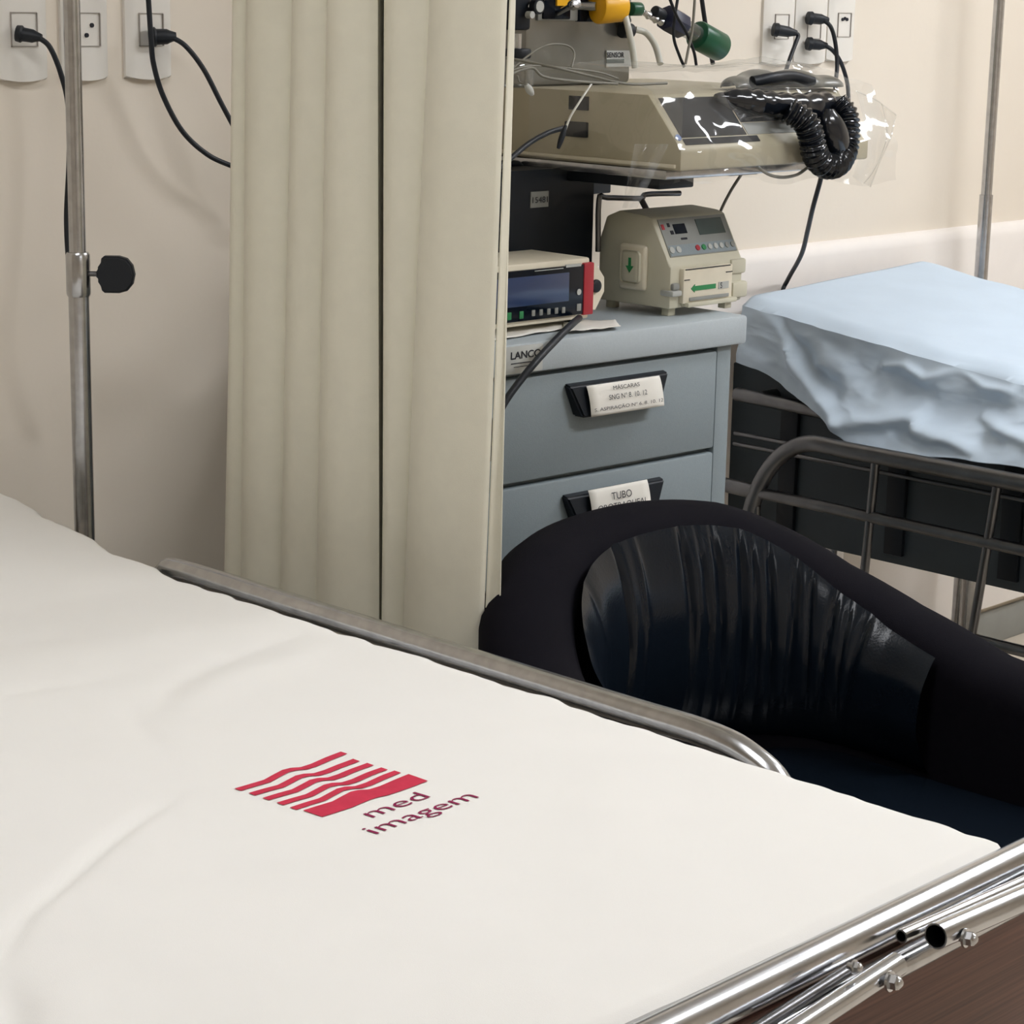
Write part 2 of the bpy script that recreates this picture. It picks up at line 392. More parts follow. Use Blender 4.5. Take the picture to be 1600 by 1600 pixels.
# print: striped mark and two words, lying in the cloth
def lz(cx, cy): return at(340+cx/3.636, 1150+cy/3.636, 2, .819)
def on_sheet(p, e=.0009): return Vector((p.x, p.y, sheet_z(p.x, p.y)+e))
LL = [(95, 292), (175, 318), (255, 345), (335, 372), (410, 398), (485, 415)]
RR = [(700, 82), (770, 123), (850, 145), (930, 170), (1005, 188), (1085, 208)]
WV = [(0, 0), (.15, 3), (.28, 7), (.36, -3), (.45, -13), (.53, -8), (.62, 8), (.72, 10), (.85, 4), (1, 0)]
for i in range(6):
    bm = bmesh.new(); n = 40; th = (38, 13) if i < 5 else (110, 35); k = 3 if i < 5 else 8; rows = []
    for a in range(n+1):
        t = a/n; cx = LL[i][0]+(RR[i][0]-LL[i][0])*t; cy = LL[i][1]+(RR[i][1]-LL[i][1])*t+lerp(WV, t)
        cyb = LL[i][1]+(RR[i][1]-LL[i][1])*t+lerp(WV, t)*(1 if i < 5 else .5)
        rows.append([bm.verts.new(on_sheet(lz(cx+th[0]*j/k, (cy*(1-j/k)+cyb*j/k)+th[1]*j/k))) for j in range(k+1)])
    for a in range(n):
        for j in range(k): bm.faces.new((rows[a][j], rows[a+1][j], rows[a+1][j+1], rows[a][j+1]))
    o = finish('printed_stripe', bm, M['red'], sheet)
    if i == 0: o['label'] = 'thin wavy red stripe'
for body, a, b, hv in (('med', (885, 452), (1212, 333), (-95, -30)), ('imagem', (905, 545), (1488, 331), (-100, -31))):
    A = lz(*a); B = lz(*b); U = lz(a[0]+hv[0], a[1]+hv[1])-A; wd = (B-A).length
    cu = bpy.data.curves.new('t', 'FONT'); cu.body = body; cu.resolution_u = 4; cu.offset = -.006; t = bpy.data.objects.new('t', cu); COL.objects.link(t)
    me = bpy.data.meshes.new_from_object(t.evaluated_get(bpy.context.evaluated_depsgraph_get())); bpy.data.objects.remove(t)
    xs = [v.co.x for v in me.vertices]; x0, x1 = min(xs), max(xs); H0 = .70
    for v in me.vertices:
        p = A+(B-A)*((v.co.x-x0)/(x1-x0))+U*(v.co.y/H0)*1.0
        v.co = on_sheet(p)
    me.materials.clear(); me.materials.append(M['purple'])
    o = bpy.data.objects.new('printed_word', me); COL.objects.link(o); attach(o, sheet); o['label'] = 'purple printed word ' + body

# ------------------------------------------------------------ telescopic drip poles
def pole(px, y, top, zc, label, knob):
    b = at(px, 500, 1, y); x = b.x; t = thing('iv_pole', label, 'drip stand', (x, y, 0))
    tube('lower_pole', M['steel'], t, [(x, y, .06), (x, y, zc)], .0155, seg=20, smooth=0)
    tube('upper_pole', M['steel'], t, [(x, y, zc-.02), (x, y, top)], .0125, seg=20, smooth=0)
    if knob:
        bm = bmesh.new(); atube(bm, [(x, y, zc-.062), (x, y, zc-.058), (x, y, zc), (x, y, zc+.004)], .018, seg=20, smooth=0, rf=lambda i, n: (.0165, .0182, .0182, .016)[i])
        c = finish('collar', bm, M['steel'], t)
        ux = RT.copy(); ux.z = 0; ux.normalize(); k0 = Vector((x, y, zc-.028))
        tube('knob_stem', M['dsteel'], c, [k0+ux*.017, k0+ux*.034], .004, smooth=0)
        # paddle knob: D-shaped outline, 2 cm thick
        pts = [(.028, 0.004), (.034, .010), (.036, .024), (.040, .0275), (.062, .0275), (.074, .024), (.082, .014), (.085, 0), (.082, -.014), (.074, -.024), (.062, -.0275), (.040, -.0275), (.036, -.024), (.034, -.010), (.028, -.004)]
        nn = Vector((-ux.y, ux.x, 0)); bm = bmesh.new()
        A = [bm.verts.new(k0+ux*p[0]+Vector((0, 0, p[1]))-nn*.009) for p in pts]; B = [bm.verts.new(v.co+nn*.018) for v in A]
        bm.faces.new(A); bm.faces.new(B[::-1])
        for i in range(len(A)): bm.faces.new((A[i], A[(i+1) % len(A)], B[(i+1) % len(A)], B[i]))
        bmesh.ops.bevel(bm, geom=[e for e in bm.edges if abs((e.verts[0].co-e.verts[1].co).dot(nn)) < .001], offset=.003, segments=3, affect='EDGES')
        finish('knob', bm, M['rubber'], c)
    bm = bmesh.new()
    for k in range(4):
        a = math.pi/4+k*math.pi/2; atube(bm, [(x, y, .075), (x+.09*math.cos(a), y+.09*math.sin(a), .05)], .011, smooth=0)
    finish('foot_base', bm, M['steel'], t)
    for k in range(4):
        a = math.pi/4+k*math.pi/2; cx, cy = x+.09*math.cos(a), y+.09*math.sin(a)
        cyl('castor', M['rubber'], t, (cx-.008, cy, .022), (cx+.008, cy, .022), .022)
    bm = bmesh.new()
    for s in (-1, 1): atube(bm, [(x, y, top-.01), (x+s*.05, y, top+.005), (x+s*.08, y, top+.01), (x+s*.095, y, top+.04)], .004, smooth=4)
    finish('hook', bm, M['steel'], t)
pole(124, 2.80, 2.05, 1.20+.0, 'chrome telescopic drip pole with black knob, left beside the white bed', True)

# ------------------------------------------------------------ curtain
CX = 2.085
TOPG = [368, 389, 459, 518, 591, 604, 673, 793]; BOTG = [354, 381, 443, 499, 591, 603, 634, 756]
YT = [at(p, 0, 0, CX).y for p in TOPG]; YB = [at(p, 890, 0, CX).y for p in BOTG]; ZT = 1.576; ZB = .75
DEP = [.014, .029, .023, .036, 0, .022, .036]
def curt(u, v):
    z = .32+(2.755-.32)*v; k = max(-.35, min(1.5, (z-ZB)/(ZT-ZB)))
    ys = [b+(t-b)*k for t, b in zip(YT, YB)]
    s = u*7; i = min(6, int(s)); t = s-i; y = ys[i]+(ys[i+1]-ys[i])*t
    if i == 4:   # the deep gap between the two gathers
        dp_ = .13*math.sin(math.pi*t)**.4; x = CX+dp_; y = ys[4]+(ys[5]-ys[4])*(t*t*(3-2*t))+dp_*.93
    else: x = CX-DEP[i]*(max(0, math.sin(math.pi*t))**.75)
    x += .003*noise.noise(Vector((y*9, z*1.3, 0)))
    return Vector((x, y, z))
c = thing('privacy_curtain', 'cream privacy curtain gathered in folds between the two beds', 'curtain', (CX, 2.35, .32))
grid('curtain_cloth', M['curtain'], c, curt, 210, 60, solid=.0018)
def flap(u, v):
    z = .32+(2.755-.32)*v; k = max(-.35, min(1.5, (z-ZB)/(ZT-ZB)))
    y0 = at(756, 890, 0, CX).y+(YT[7]-at(756, 890, 0, CX).y)*k; y1 = at(783, 840, 0, CX+.016).y+(at(799, 0, 0, CX+.016).y-at(783, 840, 0, CX+.016).y)*k
    return Vector((CX+.004+.012*u+.008*math.sin(u*3.1), y0+(y1-y0)*u, z))
grid('curtain_fold', M['curtain'], c, flap, 16, 40, solid=.0018)
box('curtain_track', M['socket'], c, CX-.012, CX+.012, .4, 2.94, 2.76, 2.80, .002)

# ------------------------------------------------------------ sockets on the wall
def outlet(x0, x1, zb, label, group, rows, par_holes):
    t = thing('wall_socket', label, 'wall socket', ((x0+x1)/2, 2.95, zb), group); h = .19; cx = (x0+x1)/2
    # faceplate bowed outwards
    bm = bmesh.new(); n = 12; A = []; B = []
    for j in range(n+1):
        s = j/n*2-1; x = cx+s*(x1-x0)/2; d = .006+.008*(1-s*s)**.5; dz = .006*(1-s*s)
        A.append([bm.verts.new((x, 2.9505, zb)), bm.verts.new((x, 2.95-d, zb+.004-dz)), bm.verts.new((x, 2.95-d, zb+h-.004)), bm.verts.new((x, 2.9505, zb+h))])
    for j in range(n):
        for k in range(4): bm.faces.new((A[j][k], A[j+1][k], A[j+1][(k+1) % 4], A[j][(k+1) % 4]))
    bm.faces.new(A[0]); bm.faces.new(A[-1][::-1])
    finish('faceplate', bm, M['socket'], t)
    bm = bmesh.new(); z0, z1 = zb+.050, zb+.100; y = 2.9355; a, b = cx-.023, cx+.023
    abox(bm, a, b, y-.0012, y+.001, z0, z0+.0012); abox(bm, a, b, y-.0012, y+.001, z1, z1+.0012)
    abox(bm, b, b+.0012, y-.0012, y+.004, z0, z1); abox(bm, a, a+.0012, y-.0012, y+.004, z0, z1)
    finish('socket_seam', bm, M['line'], t)
    bm = bmesh.new()
    for k, (dx, dz) in enumerate(par_holes): atube(bm, [(cx+dx, y-.002, z0+.025+dz), (cx+dx, y+.006, z0+.025+dz)], .0035, seg=10, smooth=0)
    if par_holes: finish('socket_hole', bm, M['ink'], t)
    return t
ZO = 1.450
def wx(px): return at(px, 60, 1, 2.945).x
outlet(wx(-8), wx(72), ZO, 'leftmost white wall socket, black plug in it', 'white wall sockets left of the curtain', 1, [])
outlet(wx(95), wx(167), ZO, 'white wall socket behind the chrome drip pole, two empty holes', 'white wall sockets left of the curtain', 1, [(.008, .007), (-.002, -.008)])
outlet(wx(195), wx(266), ZO, 'white wall socket next to the curtain, black plug in it', 'white wall sockets left of the curtain', 1, [])
outlet(wx(1191), wx(1239), ZO+.008, 'left of the three white wall sockets above the blue bed, one plug', 'white wall sockets above the wrapped unit', 1, [])
outlet(wx(1241), wx(1290), ZO+.008, 'middle white wall socket above the blue bed, two plugs', 'white wall sockets above the wrapped unit', 1, [])
outlet(wx(1292), wx(1333), ZO+.012, 'right white wall socket above the blue bed, nothing plugged in', 'white wall sockets above the wrapped unit', 1, [(-.008, .012), (.0, .014), (.008, .012)])

def cord(label, plug, path, r=.0042, m='rubber', name='power_cord', plug_r=.0115, plane=2.93):
    """path and plug: (px, py, y plane)"""
    P = [at(a, b, 1, y) for a, b, y in path]
    t = thing(name, label, 'cable', P[0])
    tube('cord', M[m], t, P, r, seg=10, smooth=8)
    if plug:
        (ax, ay, ya), (bx, by, yb) = plug; a = at(ax, ay, 1, ya); b = at(bx, by, 1, yb); d = (b-a)
        rs = [.7, 1.15, 1.25, 1.0, .95, .75, .5]; ts = [-.02, 0, .22, .3, .75, .9, 1.15]
        bm = bmesh.new(); atube(bm, [a+d*s for s in ts], 1, seg=14, smooth=0, rf=lambda i, n: rs[i]*plug_r)
        finish('plug', bm, M['rubber'], t)
    return t
cord('black cord from the leftmost socket, hanging behind the chrome pole', ((26, 52, 2.925), (60, 58, 2.90)), [(58, 57, 2.90), (78, 74, 2.89), (96, 118, 2.885), (107, 170, 2.88), (108, 250, 2.88), (104, 340, 2.88), (108, 420, 2.87), (118, 520, 2.86), (130, 640, 2.88)], plug_r=.0105)
cord('black cord plugged in beside the curtain, running behind it', ((234, 58, 2.925), (270, 57, 2.905)), [(266, 57, 2.905), (290, 72, 2.89), (318, 108, 2.88), (345, 160, 2.87), (368, 203, 2.86), (400, 262, 2.85), (450, 330, 2.85)], plug_r=.0125)
cord('black cord drooping from above across the socket to the curtain', None, [(228, -60, 2.86), (232, 0, 2.87), (236, 60, 2.87), (240, 100, 2.88), (255, 150, 2.885), (285, 205, 2.88), (325, 242, 2.87), (368, 262, 2.86), (430, 290, 2.85)])
cord('black cord plugged into the left socket above the blue bed', ((1208, 46, 2.925), (1240, 51, 2.90)), [(1238, 51, 2.90), (1247, 55, 2.895), (1243, 68, 2.89), (1232, 98, 2.88), (1222, 130, 2.87), (1210, 170, 2.86)], r=.0045, plug_r=.0115)
cord('black cord in the upper plug of the middle socket above the blue bed', ((1262, 28, 2.925), (1290, 31, 2.905)), [(1286, 31, 2.905), (1298, 42, 2.89), (1305, 66, 2.885), (1308, 100, 2.88), (1306, 126, 2.87), (1303, 160, 2.86)], r=.0045, plug_r=.0115)
cord('black cord in the lower plug of the middle socket above the blue bed', ((1261, 68, 2.925), (1288, 71, 2.905)), [(1285, 70, 2.905), (1300, 78, 2.89), (1314, 98, 2.885), (1324, 131, 2.88), (1326, 165, 2.86)], r=.0045, plug_r=.0115)

# ------------------------------------------------------------ medication cart
CA = math.radians(-2.8); C0 = Vector((3.03, 2.388, 0))   # front right corner of the top
CM = Matrix.Translation(C0) @ Matrix.Rotation(CA, 4, 'Z')  # local: x to the right (0 at the corner), y to the back
cart = thing('medical_cart', 'blue-grey plastic medical cart with labelled drawers beside the blue bed', 'cart', C0)
CWD, CD, CT = .66, .47, 1.06
def cbox(name, m, x0, x1, y0, y1, z0, z1, bev=.003, parent=None): return box(name, m, parent or cart, x0, x1, y0, y1, z0, z1, bev, CM)
cbox('cart_top', M['ctop'], -CWD, 0, 0, CD, CT-.05, CT, .006)
cbox('cabinet_body', M['cart'], -CWD+.025, -.028, .034, CD-.02, .14, CT-.048, .003)
cbox('corner_post', M['cart'], -.060, -.024, .014, .06, .14, CT-.048, .003)
cbox('corner_post', M['cart'], -CWD+.02, -CWD+.055, .014, .06, .14, CT-.048, .003)
def cl(px, py, dy=.0):   # point in the plane of the cart front, cart coordinates
    n = CM.to_3x3() @ Vector((0, 1, 0)); p0 = CM @ Vector((0, dy, 0)); d = FW+(px-800)/F*RT-(py-800)/F*UP; o = Vector((0, 0, EYE))
    k = (p0-o).dot(n)/d.dot(n); return CM.inverted() @ (o+d*k)
zgap = cl(1137, 698, .016).z
DR = [(zgap+.004, CT-.058), (zgap-.165, zgap-.004), (zgap-.33, zgap-.173), (zgap-.60, zgap-.338)]
def cart_handle(parent, zt, top=False):
    A = cl(888, 602, 0); B = cl(1046, 578, 0); x0, x1 = A.x, B.x; hh = .052; z1 = zt; z0 = zt-hh
    # black recessed cup with an overhanging lip that sticks out of the front
    bm = bmesh.new(); outer = [(x0, z1), (x1, z1), (x1-.028, z0-.004), (x0+.024, z0-.004)]
    F0 = [bm.verts.new(CM @ Vector((x, .014, z))) for x, z in outer]
    F1 = [bm.verts.new(CM @ Vector((x*.985+(x0+x1)/2*.015, -.012 if i in (2, 3) else -.002, z*1.0+(-.0 if i > 1 else -.004)))) for i, (x, z) in enumerate(outer)]
    bm.faces.new(F0); bm.faces.new(F1[::-1])
    for i in range(4): bm.faces.new((F0[i], F0[(i+1) % 4], F1[(i+1) % 4], F1[i]))
    bmesh.ops.bevel(bm, geom=list(bm.edges), offset=.0035, segments=3, affect='EDGES')
    return finish('drawer_handle', bm, M['black'], parent), x0, x1, z0, z1
for i, (z0, z1) in enumerate(DR):
    d = cbox('drawer', M['cart'], -CWD+.058, -.062, .012, .034, z0, z1, .004)
    hz = cl(965, 590, 0).z if i == 0 else (z1-.022 if i > 1 else cl(1040, 748, 0).z+.003)
    h, hx0, hx1, hz0, hz1 = cart_handle(d, hz)
    if i > 1: continue
    # paper label wrapped on the handle
    if i == 0:
        a = cl(917, 604, -.008).x; b = cl(1031, 590, -.008).x; zt, zb = hz1-.005, hz0-.003
    else:
        a = cl(920, 760, -.008).x; b = cl(1012, 745, -.008).x; zt, zb = hz1+.004, hz0-.002
    def lab(u, v, a=a, b=b, zt=zt, zb=zb): return CM @ Vector((a+(b-a)*u+.004*v, -.0065-.0095*(v**.7)-.0015*math.sin(v*3), zt+(zb-zt)*v))
    g = grid('drawer_label', M['paper'], h, lab, 8, 10, solid=.0006)
    lines = [('MÁSCARAS', .22, .45, .32), ('SNG Nº 8. 10. 12', .52, .52, .24), ('S. ASPIRAÇÃO Nº 6. 8. 10. 12', .86, .5, .03)] if i == 0 else [('TUBO', .36, .48, .33), ('OROTRAQUEAL', .66, .5, .08)]
    for body, vv, _, mg in lines:
        p = lab(mg, vv); r = lab(1-mg, vv); up = (lab(.5, vv-.05)-lab(.5, vv+.05))
        hgt = .0082 if i == 0 else .012
        text('label_text', M['ink'], g, body, frame(p+Vector((0, -.0032, 0)), r-p, up), width=(r-p).length, height=hgt)
for x in (-CWD+.08, -.08):
    for y in (.08, CD-.08):
        p = CM @ Vector((x, y, 0)); bm = bmesh.new(); atube(bm, [p+Vector((-.016, 0, .055)), p+Vector((.016, 0, .055))], .055, seg=24, smooth=0)
        abox(bm, p.x-.024, p.x+.024, p.y-.02, p.y+.02, .06, .142, .003); finish('castor', bm, M['rubber'], cart)
# maker's plate on the top's front edge
a = cl(795, 557, -.001); b = cl(848, 545, -.001)
pl_ = cbox('maker_plate', M['lgrey'], a.x-.02, b.x, -.002, .002, CT-.047, CT-.004, .0008)
text('maker_name', M['ink'], pl_, 'LANCO', CM @ frame((a.x+.003, -.0024, CT-.024), (1, 0, 0), (0, 0, 1)), width=b.x-a.x-.008, height=.012, bold=.02)
cbox('maker_line', M['ink'], a.x+.004, b.x-.01, -.0026, -.002, CT-.0315, CT-.030, 0, pl_)
cbox('maker_line', M['ink'], a.x+.010, b.x-.018, -.0026, -.002, CT-.037, CT-.036, 0, pl_)

# papers and plastic packets on the cart
def packet(pxs, z, m, label, name='paper_packet', cat='packet', th=.0012):
    P = [at(a, b, 2, z) for a, b in pxs]; cx = sum((p for p in P), Vector())/len(P)
    def fn(u, v):
        p = (P[0]*(1-u)+P[1]*u)*(1-v)+(P[3]*(1-u)+P[2]*u)*v
        return p+Vector((0, 0, .0028*(1+noise.noise(Vector((u*5, v*4, z*100))))*1.0))
    o = grid(name, m, None, fn, 14, 10, solid=th); tag(o, label, cat, 'packets on the cart top'); return o
packet([(765, 535), (905, 512), (900, 496), (780, 505)], CT+.001, M['paper'], 'crumpled white paper packet at the cart front edge', 'paper_packet')
packet([(880, 521), (970, 513), (960, 502), (880, 504)], CT+.0035, M['paper'], 'flat white paper slip in front of the beige pump', 'paper_slip', 'paper')
cordp = cord('black cable from under the red-edged monitor, hanging down the cart front', None, [(905, 497, 2.46), (892, 508, 2.40), (868, 532, 2.375), (840, 562, 2.352), (812, 596, 2.352), (788, 630, 2.352), (770, 670, 2.352), (762, 720, 2.352)], r=.0058, name='cable')

# ------------------------------------------------------------ red-edged monitor
MM = Matrix.Translation((2.70, 2.468, CT)) @ Matrix.Rotation(math.radians(-1.5), 4, 'Z')
mon = thing('patient_monitor', 'low box monitor with blue screen and red side edge on the cart', 'monitor', (2.7, 2.46, CT))
def inv_pt(Mx, px, py, dy=0):
    n = Mx.to_3x3() @ Vector((0, 1, 0)); p0 = Mx @ Vector((0, dy, 0)); d = FW+(px-800)/F*RT-(py-800)/F*UP; o = Vector((0, 0, EYE))
    return Mx.inverted() @ (o+d*((p0-o).dot(n)/d.dot(n)))
xr = inv_pt(MM, 925, 450).x; z_t = inv_pt(MM, 925, 402).z; z_b = inv_pt(MM, 925, 497).z
def mb(name, m, x0, x1, y0, y1, z0, z1, bev=.002, parent=None): return box(name, m, parent or mon, x0, x1, y0, y1, z0, z1, bev, MM)
mb('casing', M['cream'], xr-.28, xr-.003, .003, .14, z_b, z_t, .004)
face = mb('front_face', M['screen'], xr-.272, xr-.022, -.002, .004, z_b+.009, z_t-.010, .001)
mb('red_edge', M['redp'], xr-.022, xr+.001, -.0035, .05, z_b+.007, z_t-.008, .002)
for x in (.27, .03):
    for y in (.02, .12): mb('rubber_foot', M['rubber'], xr-x, xr-x+.014, y, y+.014, .0045, z_b+.001, .001)
a = inv_pt(MM, 790, 470); b = inv_pt(MM, 888, 425)
mb('display', M['blcd'], a.x-.06, b.x, -.003, 0, inv_pt(MM, 888, 470).z, b.z, .0005, face)
for k, px in enumerate((800, 812)):
    p = inv_pt(MM, (794, 813)[k], (494, 492)[k]); mb('green_key', M['green'], p.x-.0045, p.x+.0045, -.0035, 0, p.z-.006, p.z+.006, .001, face)
for px in (832, 844, 856, 868, 879):
    p = inv_pt(MM, px, 489-(px-832)*.1); mb('key', M['grey'], p.x-.0038, p.x+.0038, -.003, 0, p.z-.005, p.z+.005, .001, face)
p = inv_pt(MM, 903, 480); mb('key', M['grey'], p.x-.005, p.x+.005, -.003, 0, p.z-.006, p.z+.006, .001, face)
p = inv_pt(MM, 903, 456); cyl('contrast_mark', M['lgrey'], face, MM @ Vector((p.x, -.003, p.z)), MM @ Vector((p.x, 0, p.z)), .005)
p = inv_pt(MM, 834, 425); mb('printed_line', M['lgrey'], p.x, p.x+.065, -.0025, 0, p.z+.001, p.z+.0022, 0, face)
p = inv_pt(MM, 883, 418); mb('printed_line', M['lgrey'], p.x, p.x+.035, -.0025, 0, p.z, p.z+.0045, 0, face)
# octagonal side bracket with a black knob
y0 = 0.0; pts = [(925, 410), (931, 412), (944, 433), (944, 455), (930, 484), (925, 484)]
P = [inv_pt(MM, *p, .004) for p in pts]
br = plate('side_bracket', M['cream'], mon, [MM @ Vector((p.x, .004, p.z)) for p in P], MM.to_3x3() @ Vector((0, 1, 0)), .03)
p = inv_pt(MM, 932, 447, 0); cyl('side_knob', M['rubber'], br, MM @ Vector((p.x, .005, p.z)), MM @ Vector((p.x, -.003, p.z)), .011, seg=24, bev=.003)

# black case behind
cs_o = thing('black_case', 'black upright plastic case with white sticker behind the red-edged monitor', 'case', (2.7, 2.72, CT))
c_r = at(925, 400, 1, 2.63).x; c_t = at(890, 262, 1, 2.63).z
def rrect(bm, x0, x1, z0, z1, y0, y1, r, n=6):
    pts = [(x1-r+r*math.cos(a), z1-r+r*math.sin(a)) for a in [math.pi/2*k/n for k in range(n+1)]] + [(x0+r-r*math.sin(a), z1-r+r*math.cos(a)) for a in [math.pi/2*k/n for k in range(n+1)]] + [(x0, z0), (x1, z0)]
    A = [bm.verts.new((x, y0, z)) for x, z in pts]; B = [bm.verts.new((x, y1, z)) for x, z in pts]
    bm.faces.new(A); bm.faces.new(B[::-1])
    for i in range(len(pts)): bm.faces.new((A[i], A[(i+1) % len(A)], B[(i+1) % len(A)], B[i]))
    return bm
finish('case_shell', rrect(bmesh.new(), c_r-.36, c_r, CT+.001, c_t, 2.63, 2.79, .022), M['black'], cs_o)
a = at(830, 300, 1, 2.628); b = at(857, 323, 1, 2.628)
stk = box('sticker', M['grey'], cs_o, a.x, b.x, 2.628, 2.6305, b.z, a.z, .0005)
text('sticker_text', M['ink'], stk, '15481', frame((a.x+.003, 2.6272, b.z+.008), (1, 0, 0), (0, 0, 1)), width=b.x-a.x-.006, height=.010)
bm = bmesh.new(); atube(bm, [(c_r-.24, 2.71, c_t-.004), (c_r-.22, 2.71, c_t+.003), (c_r-.12, 2.71, c_t+.003), (c_r-.10, 2.71, c_t-.004)], .007, smooth=5)
finish('carry_handle', bm, M['rubber'], cs_o)

# ------------------------------------------------------------ infusion pump
PM = Matrix.Translation((2.895, 2.452, CT)); PL = .235
pump = thing('infusion_pump', 'beige infusion pump with sloping control panel on the cart', 'infusion pump', (2.9, 2.45, CT))
def pp(px, py, dy=0): return inv_pt(PM, px, py, dy)
ztop = at(1120, 326, 1, 2.52).z-CT
xw = pp(1158, 470).x
prof = [(0.0, .014), (.0, .085), (.012, .102), (.045, ztop-.004), (.060, ztop), (.120, ztop+.004), (.150, ztop-.008), (.165, ztop-.05), (.165, .014)]
prism('housing', M['beige2'], pump, prof, 0.0, xw, .004, M=PM)
for x in (.012, xw-.03):
    for y in (.012, .14): box('rubber_foot', M['beige2'], pump, x, x+.018, y, y+.016, .0002, .018, .001, PM)
# sloping control panel from (y=.006,z=.092) to (y=.043,ztop-.008)
s0 = Vector((0, .0105, .1005)); s1 = Vector((0, .0435, ztop-.007)); sv = s1-s0; sl = sv.length; sn = Vector((0, -sv.z, sv.y)).normalized()
def sp(x, s, e=.0): return PM @ (Vector((x, 0, 0))+s0+sv*s+sn*e)
def splate(name, m, x0, x1, a, b, parent, e0=-.002, e1=.0015):
    return plate(name, m, parent, [sp(x0, a, e0), sp(x1, a, e0), sp(x1, b, e0), sp(x0, b, e0)], PM.to_3x3() @ sn, e1-e0)
cp = splate('control_panel', M['grey'], .010, xw-.006, .0, 1.0, pump)
X = xw
splate('display', M['lcd'], X*.54, X*.90, .50, .92, cp, e1=.0025)
splate('small_display', M['screen'], X*.22, X*.38, .58, .84, cp, e1=.0025)
splate('indicator', M['ink'], X*.27, X*.35, .42, .47, cp, e1=.0025)
splate('indicator', M['ink'], X*.15, X*.18, .78, .88, cp, e1=.0025)
splate('indicator', M['ink'], X*.16, X*.20, .58, .68, cp, e1=.0025)
splate('warning_light', M['redp'], X*.065, X*.10, .72, .86, cp, e1=.0025)
splate('key_strip', M['cart'], .012, xw-.008, .02, .30, cp, e1=.0022)
for k, (fx, mm) in enumerate([(.09, 'lgrey'), (.18, 'lgrey'), (.44, 'redp'), (.525, 'green'), (.61, 'lgrey'), (.69, 'lgrey'), (.77, 'lgrey'), (.85, 'grey'), (.93, 'grey')]):
    cyl('key', M[mm], cp, sp(X*fx, .17, 0), sp(X*fx, .17, .004), .0052 if k > 1 else .006, seg=14)
# front door
fd = box('front_door', M['cream'], pump, X*.12, X*.80, -.010, .004, .022, .082, .003, PM)
box('door_ledge', M['beige2'], pump, X*.16, X*.84, -.016, .002, .016, .024, .002, PM)
box('door_slot', M['grey'], fd, X*.20, X*.74, -.0125, -.009, .026, .032, .0005, PM)
box('door_slot', M['ink'], fd, X*.14, X*.76, -.0108, -.009, .0795, .081, 0, PM)
box('door_slot', M['ink'], fd, X*.70, X*.79, -.0108, -.009, .068, .0695, 0, PM)
box('door_slot', M['ink'], fd, X*.13, X*.20, -.0108, -.009, .062, .0635, 0, PM)
ar = [(.22, .047), (.27, .054), (.27, .051), (.56, .051), (.56, .043), (.27, .043), (.27, .040)]
arw = plate('green_arrow', M['green'], fd, [PM @ Vector((X*a, -.0112, b)) for a, b in ar], (0, 1, 0), .0012)
box('door_mark', M['lgrey'], fd, X*.60, X*.74, -.0112, -.009, .041, .053, 0, PM)
text('door_mark_text', M['ink'], fd, 'S', PM @ frame((X*.62, -.0114, .042), (1, 0, 0), (0, 0, 1)), width=.005, height=.010)
box('side_clamp', M['beige2'], pump, X*.84, X+.010, -.006, .03, .020, .048, .004, PM)
box('side_clamp', M['beige2'], pump, X*.82, X+.006, -.004, .03, .062, .088, .004, PM)
box('tube_guide', M['lgrey'], pump, -.004, X*.11, -.010, .02, .036, .046, .003, PM)
box('tube_guide', M['grey'], pump, .002, X*.10, -.006, .02, .046, .058, .003, PM)
# left side door with green arrow
sd = box('side_door', M['cream'], pump, -.010, .002, .050, .110, .040, .118, .006, PM, seg=3)
box('side_door_pad', M['beige2'], sd, -.017, -.008, .058, .100, .052, .108, .008, PM, seg=4)
ar = [(.078, .070), (.087, .082), (.081, .082), (.081, .096), (.075, .096), (.075, .082), (.069, .082)]
plate('green_arrow', M['green'], sd, [PM @ Vector((-.0175, a, b)) for a, b in ar], (1, 0, 0), .001)
# bent carrying bar
hp = [(936, 340), (936, 312), (948, 309), (1000, 310), (1006, 305), (1020, 303), (1062, 302)]
H = [at(a, b, 1, 2.60) for a, b in hp]; H[0].z = CT+.10
bar = tube('carrying_bar', M['dsteel'], pump, H, .0048, smooth=4)
a = at(1002, 312, 1, 2.60); tube('bar_post', M['dsteel'], bar, [a, Vector((a.x, a.y-.02, CT+ztop-.01))], .0055, smooth=0)

# ------------------------------------------------------------ wrapped beige unit on a wall arm
UX0, UX1, UY0, UY1 = 2.792, 3.305, 2.352, 2.88; UZ0, UZ1 = 1.318, 1.437
unit = thing('display_unit', 'wide beige unit with sloping dark panel, wrapped in clear plastic above the cart', 'medical unit', ((UX0+UX1)/2, 2.7, UZ0))
prism('housing', M['beige'], unit, [(UY0, UZ0), (UY0, UZ0+.034), (UY0+.074, UZ1), (UY1, UZ1), (UY1, UZ0)], UX0, UX1, .004)
def us(x, s, e=0): return Vector((x, UY0+.006+.066*s, UZ0+.039+.074*s))+Vector((0, -.75, .66))*e
def uplate(name, m, x0, x1, a, b, parent, e1=.002, dx=0): return plate(name, m, parent, [us(x0, a, -.002), us(x1, a, -.002), us(x1+dx, b, -.002), us(x0+dx, b, -.002)], (0, -.75, .66), e1+.002)
bez = uplate('panel_bezel', M['cream'], UX0+.004, UX1-.004, .0, 1.0, unit, .001)
uplate('dark_screen', M['screen'], UX0+.018, UX0+.185, .16, .97, bez, .003)
uplate('dark_strip', M['screen'], UX0+.018, UX0+.21, .01, .13, bez, .003)
uplate('dark_screen', M['screen'], UX0+.19, UX1-.05, .42, .97, bez, .003)
uplate('key_field', M['grey'], UX0+.19, UX1-.05, .16, .40, bez, .0025)
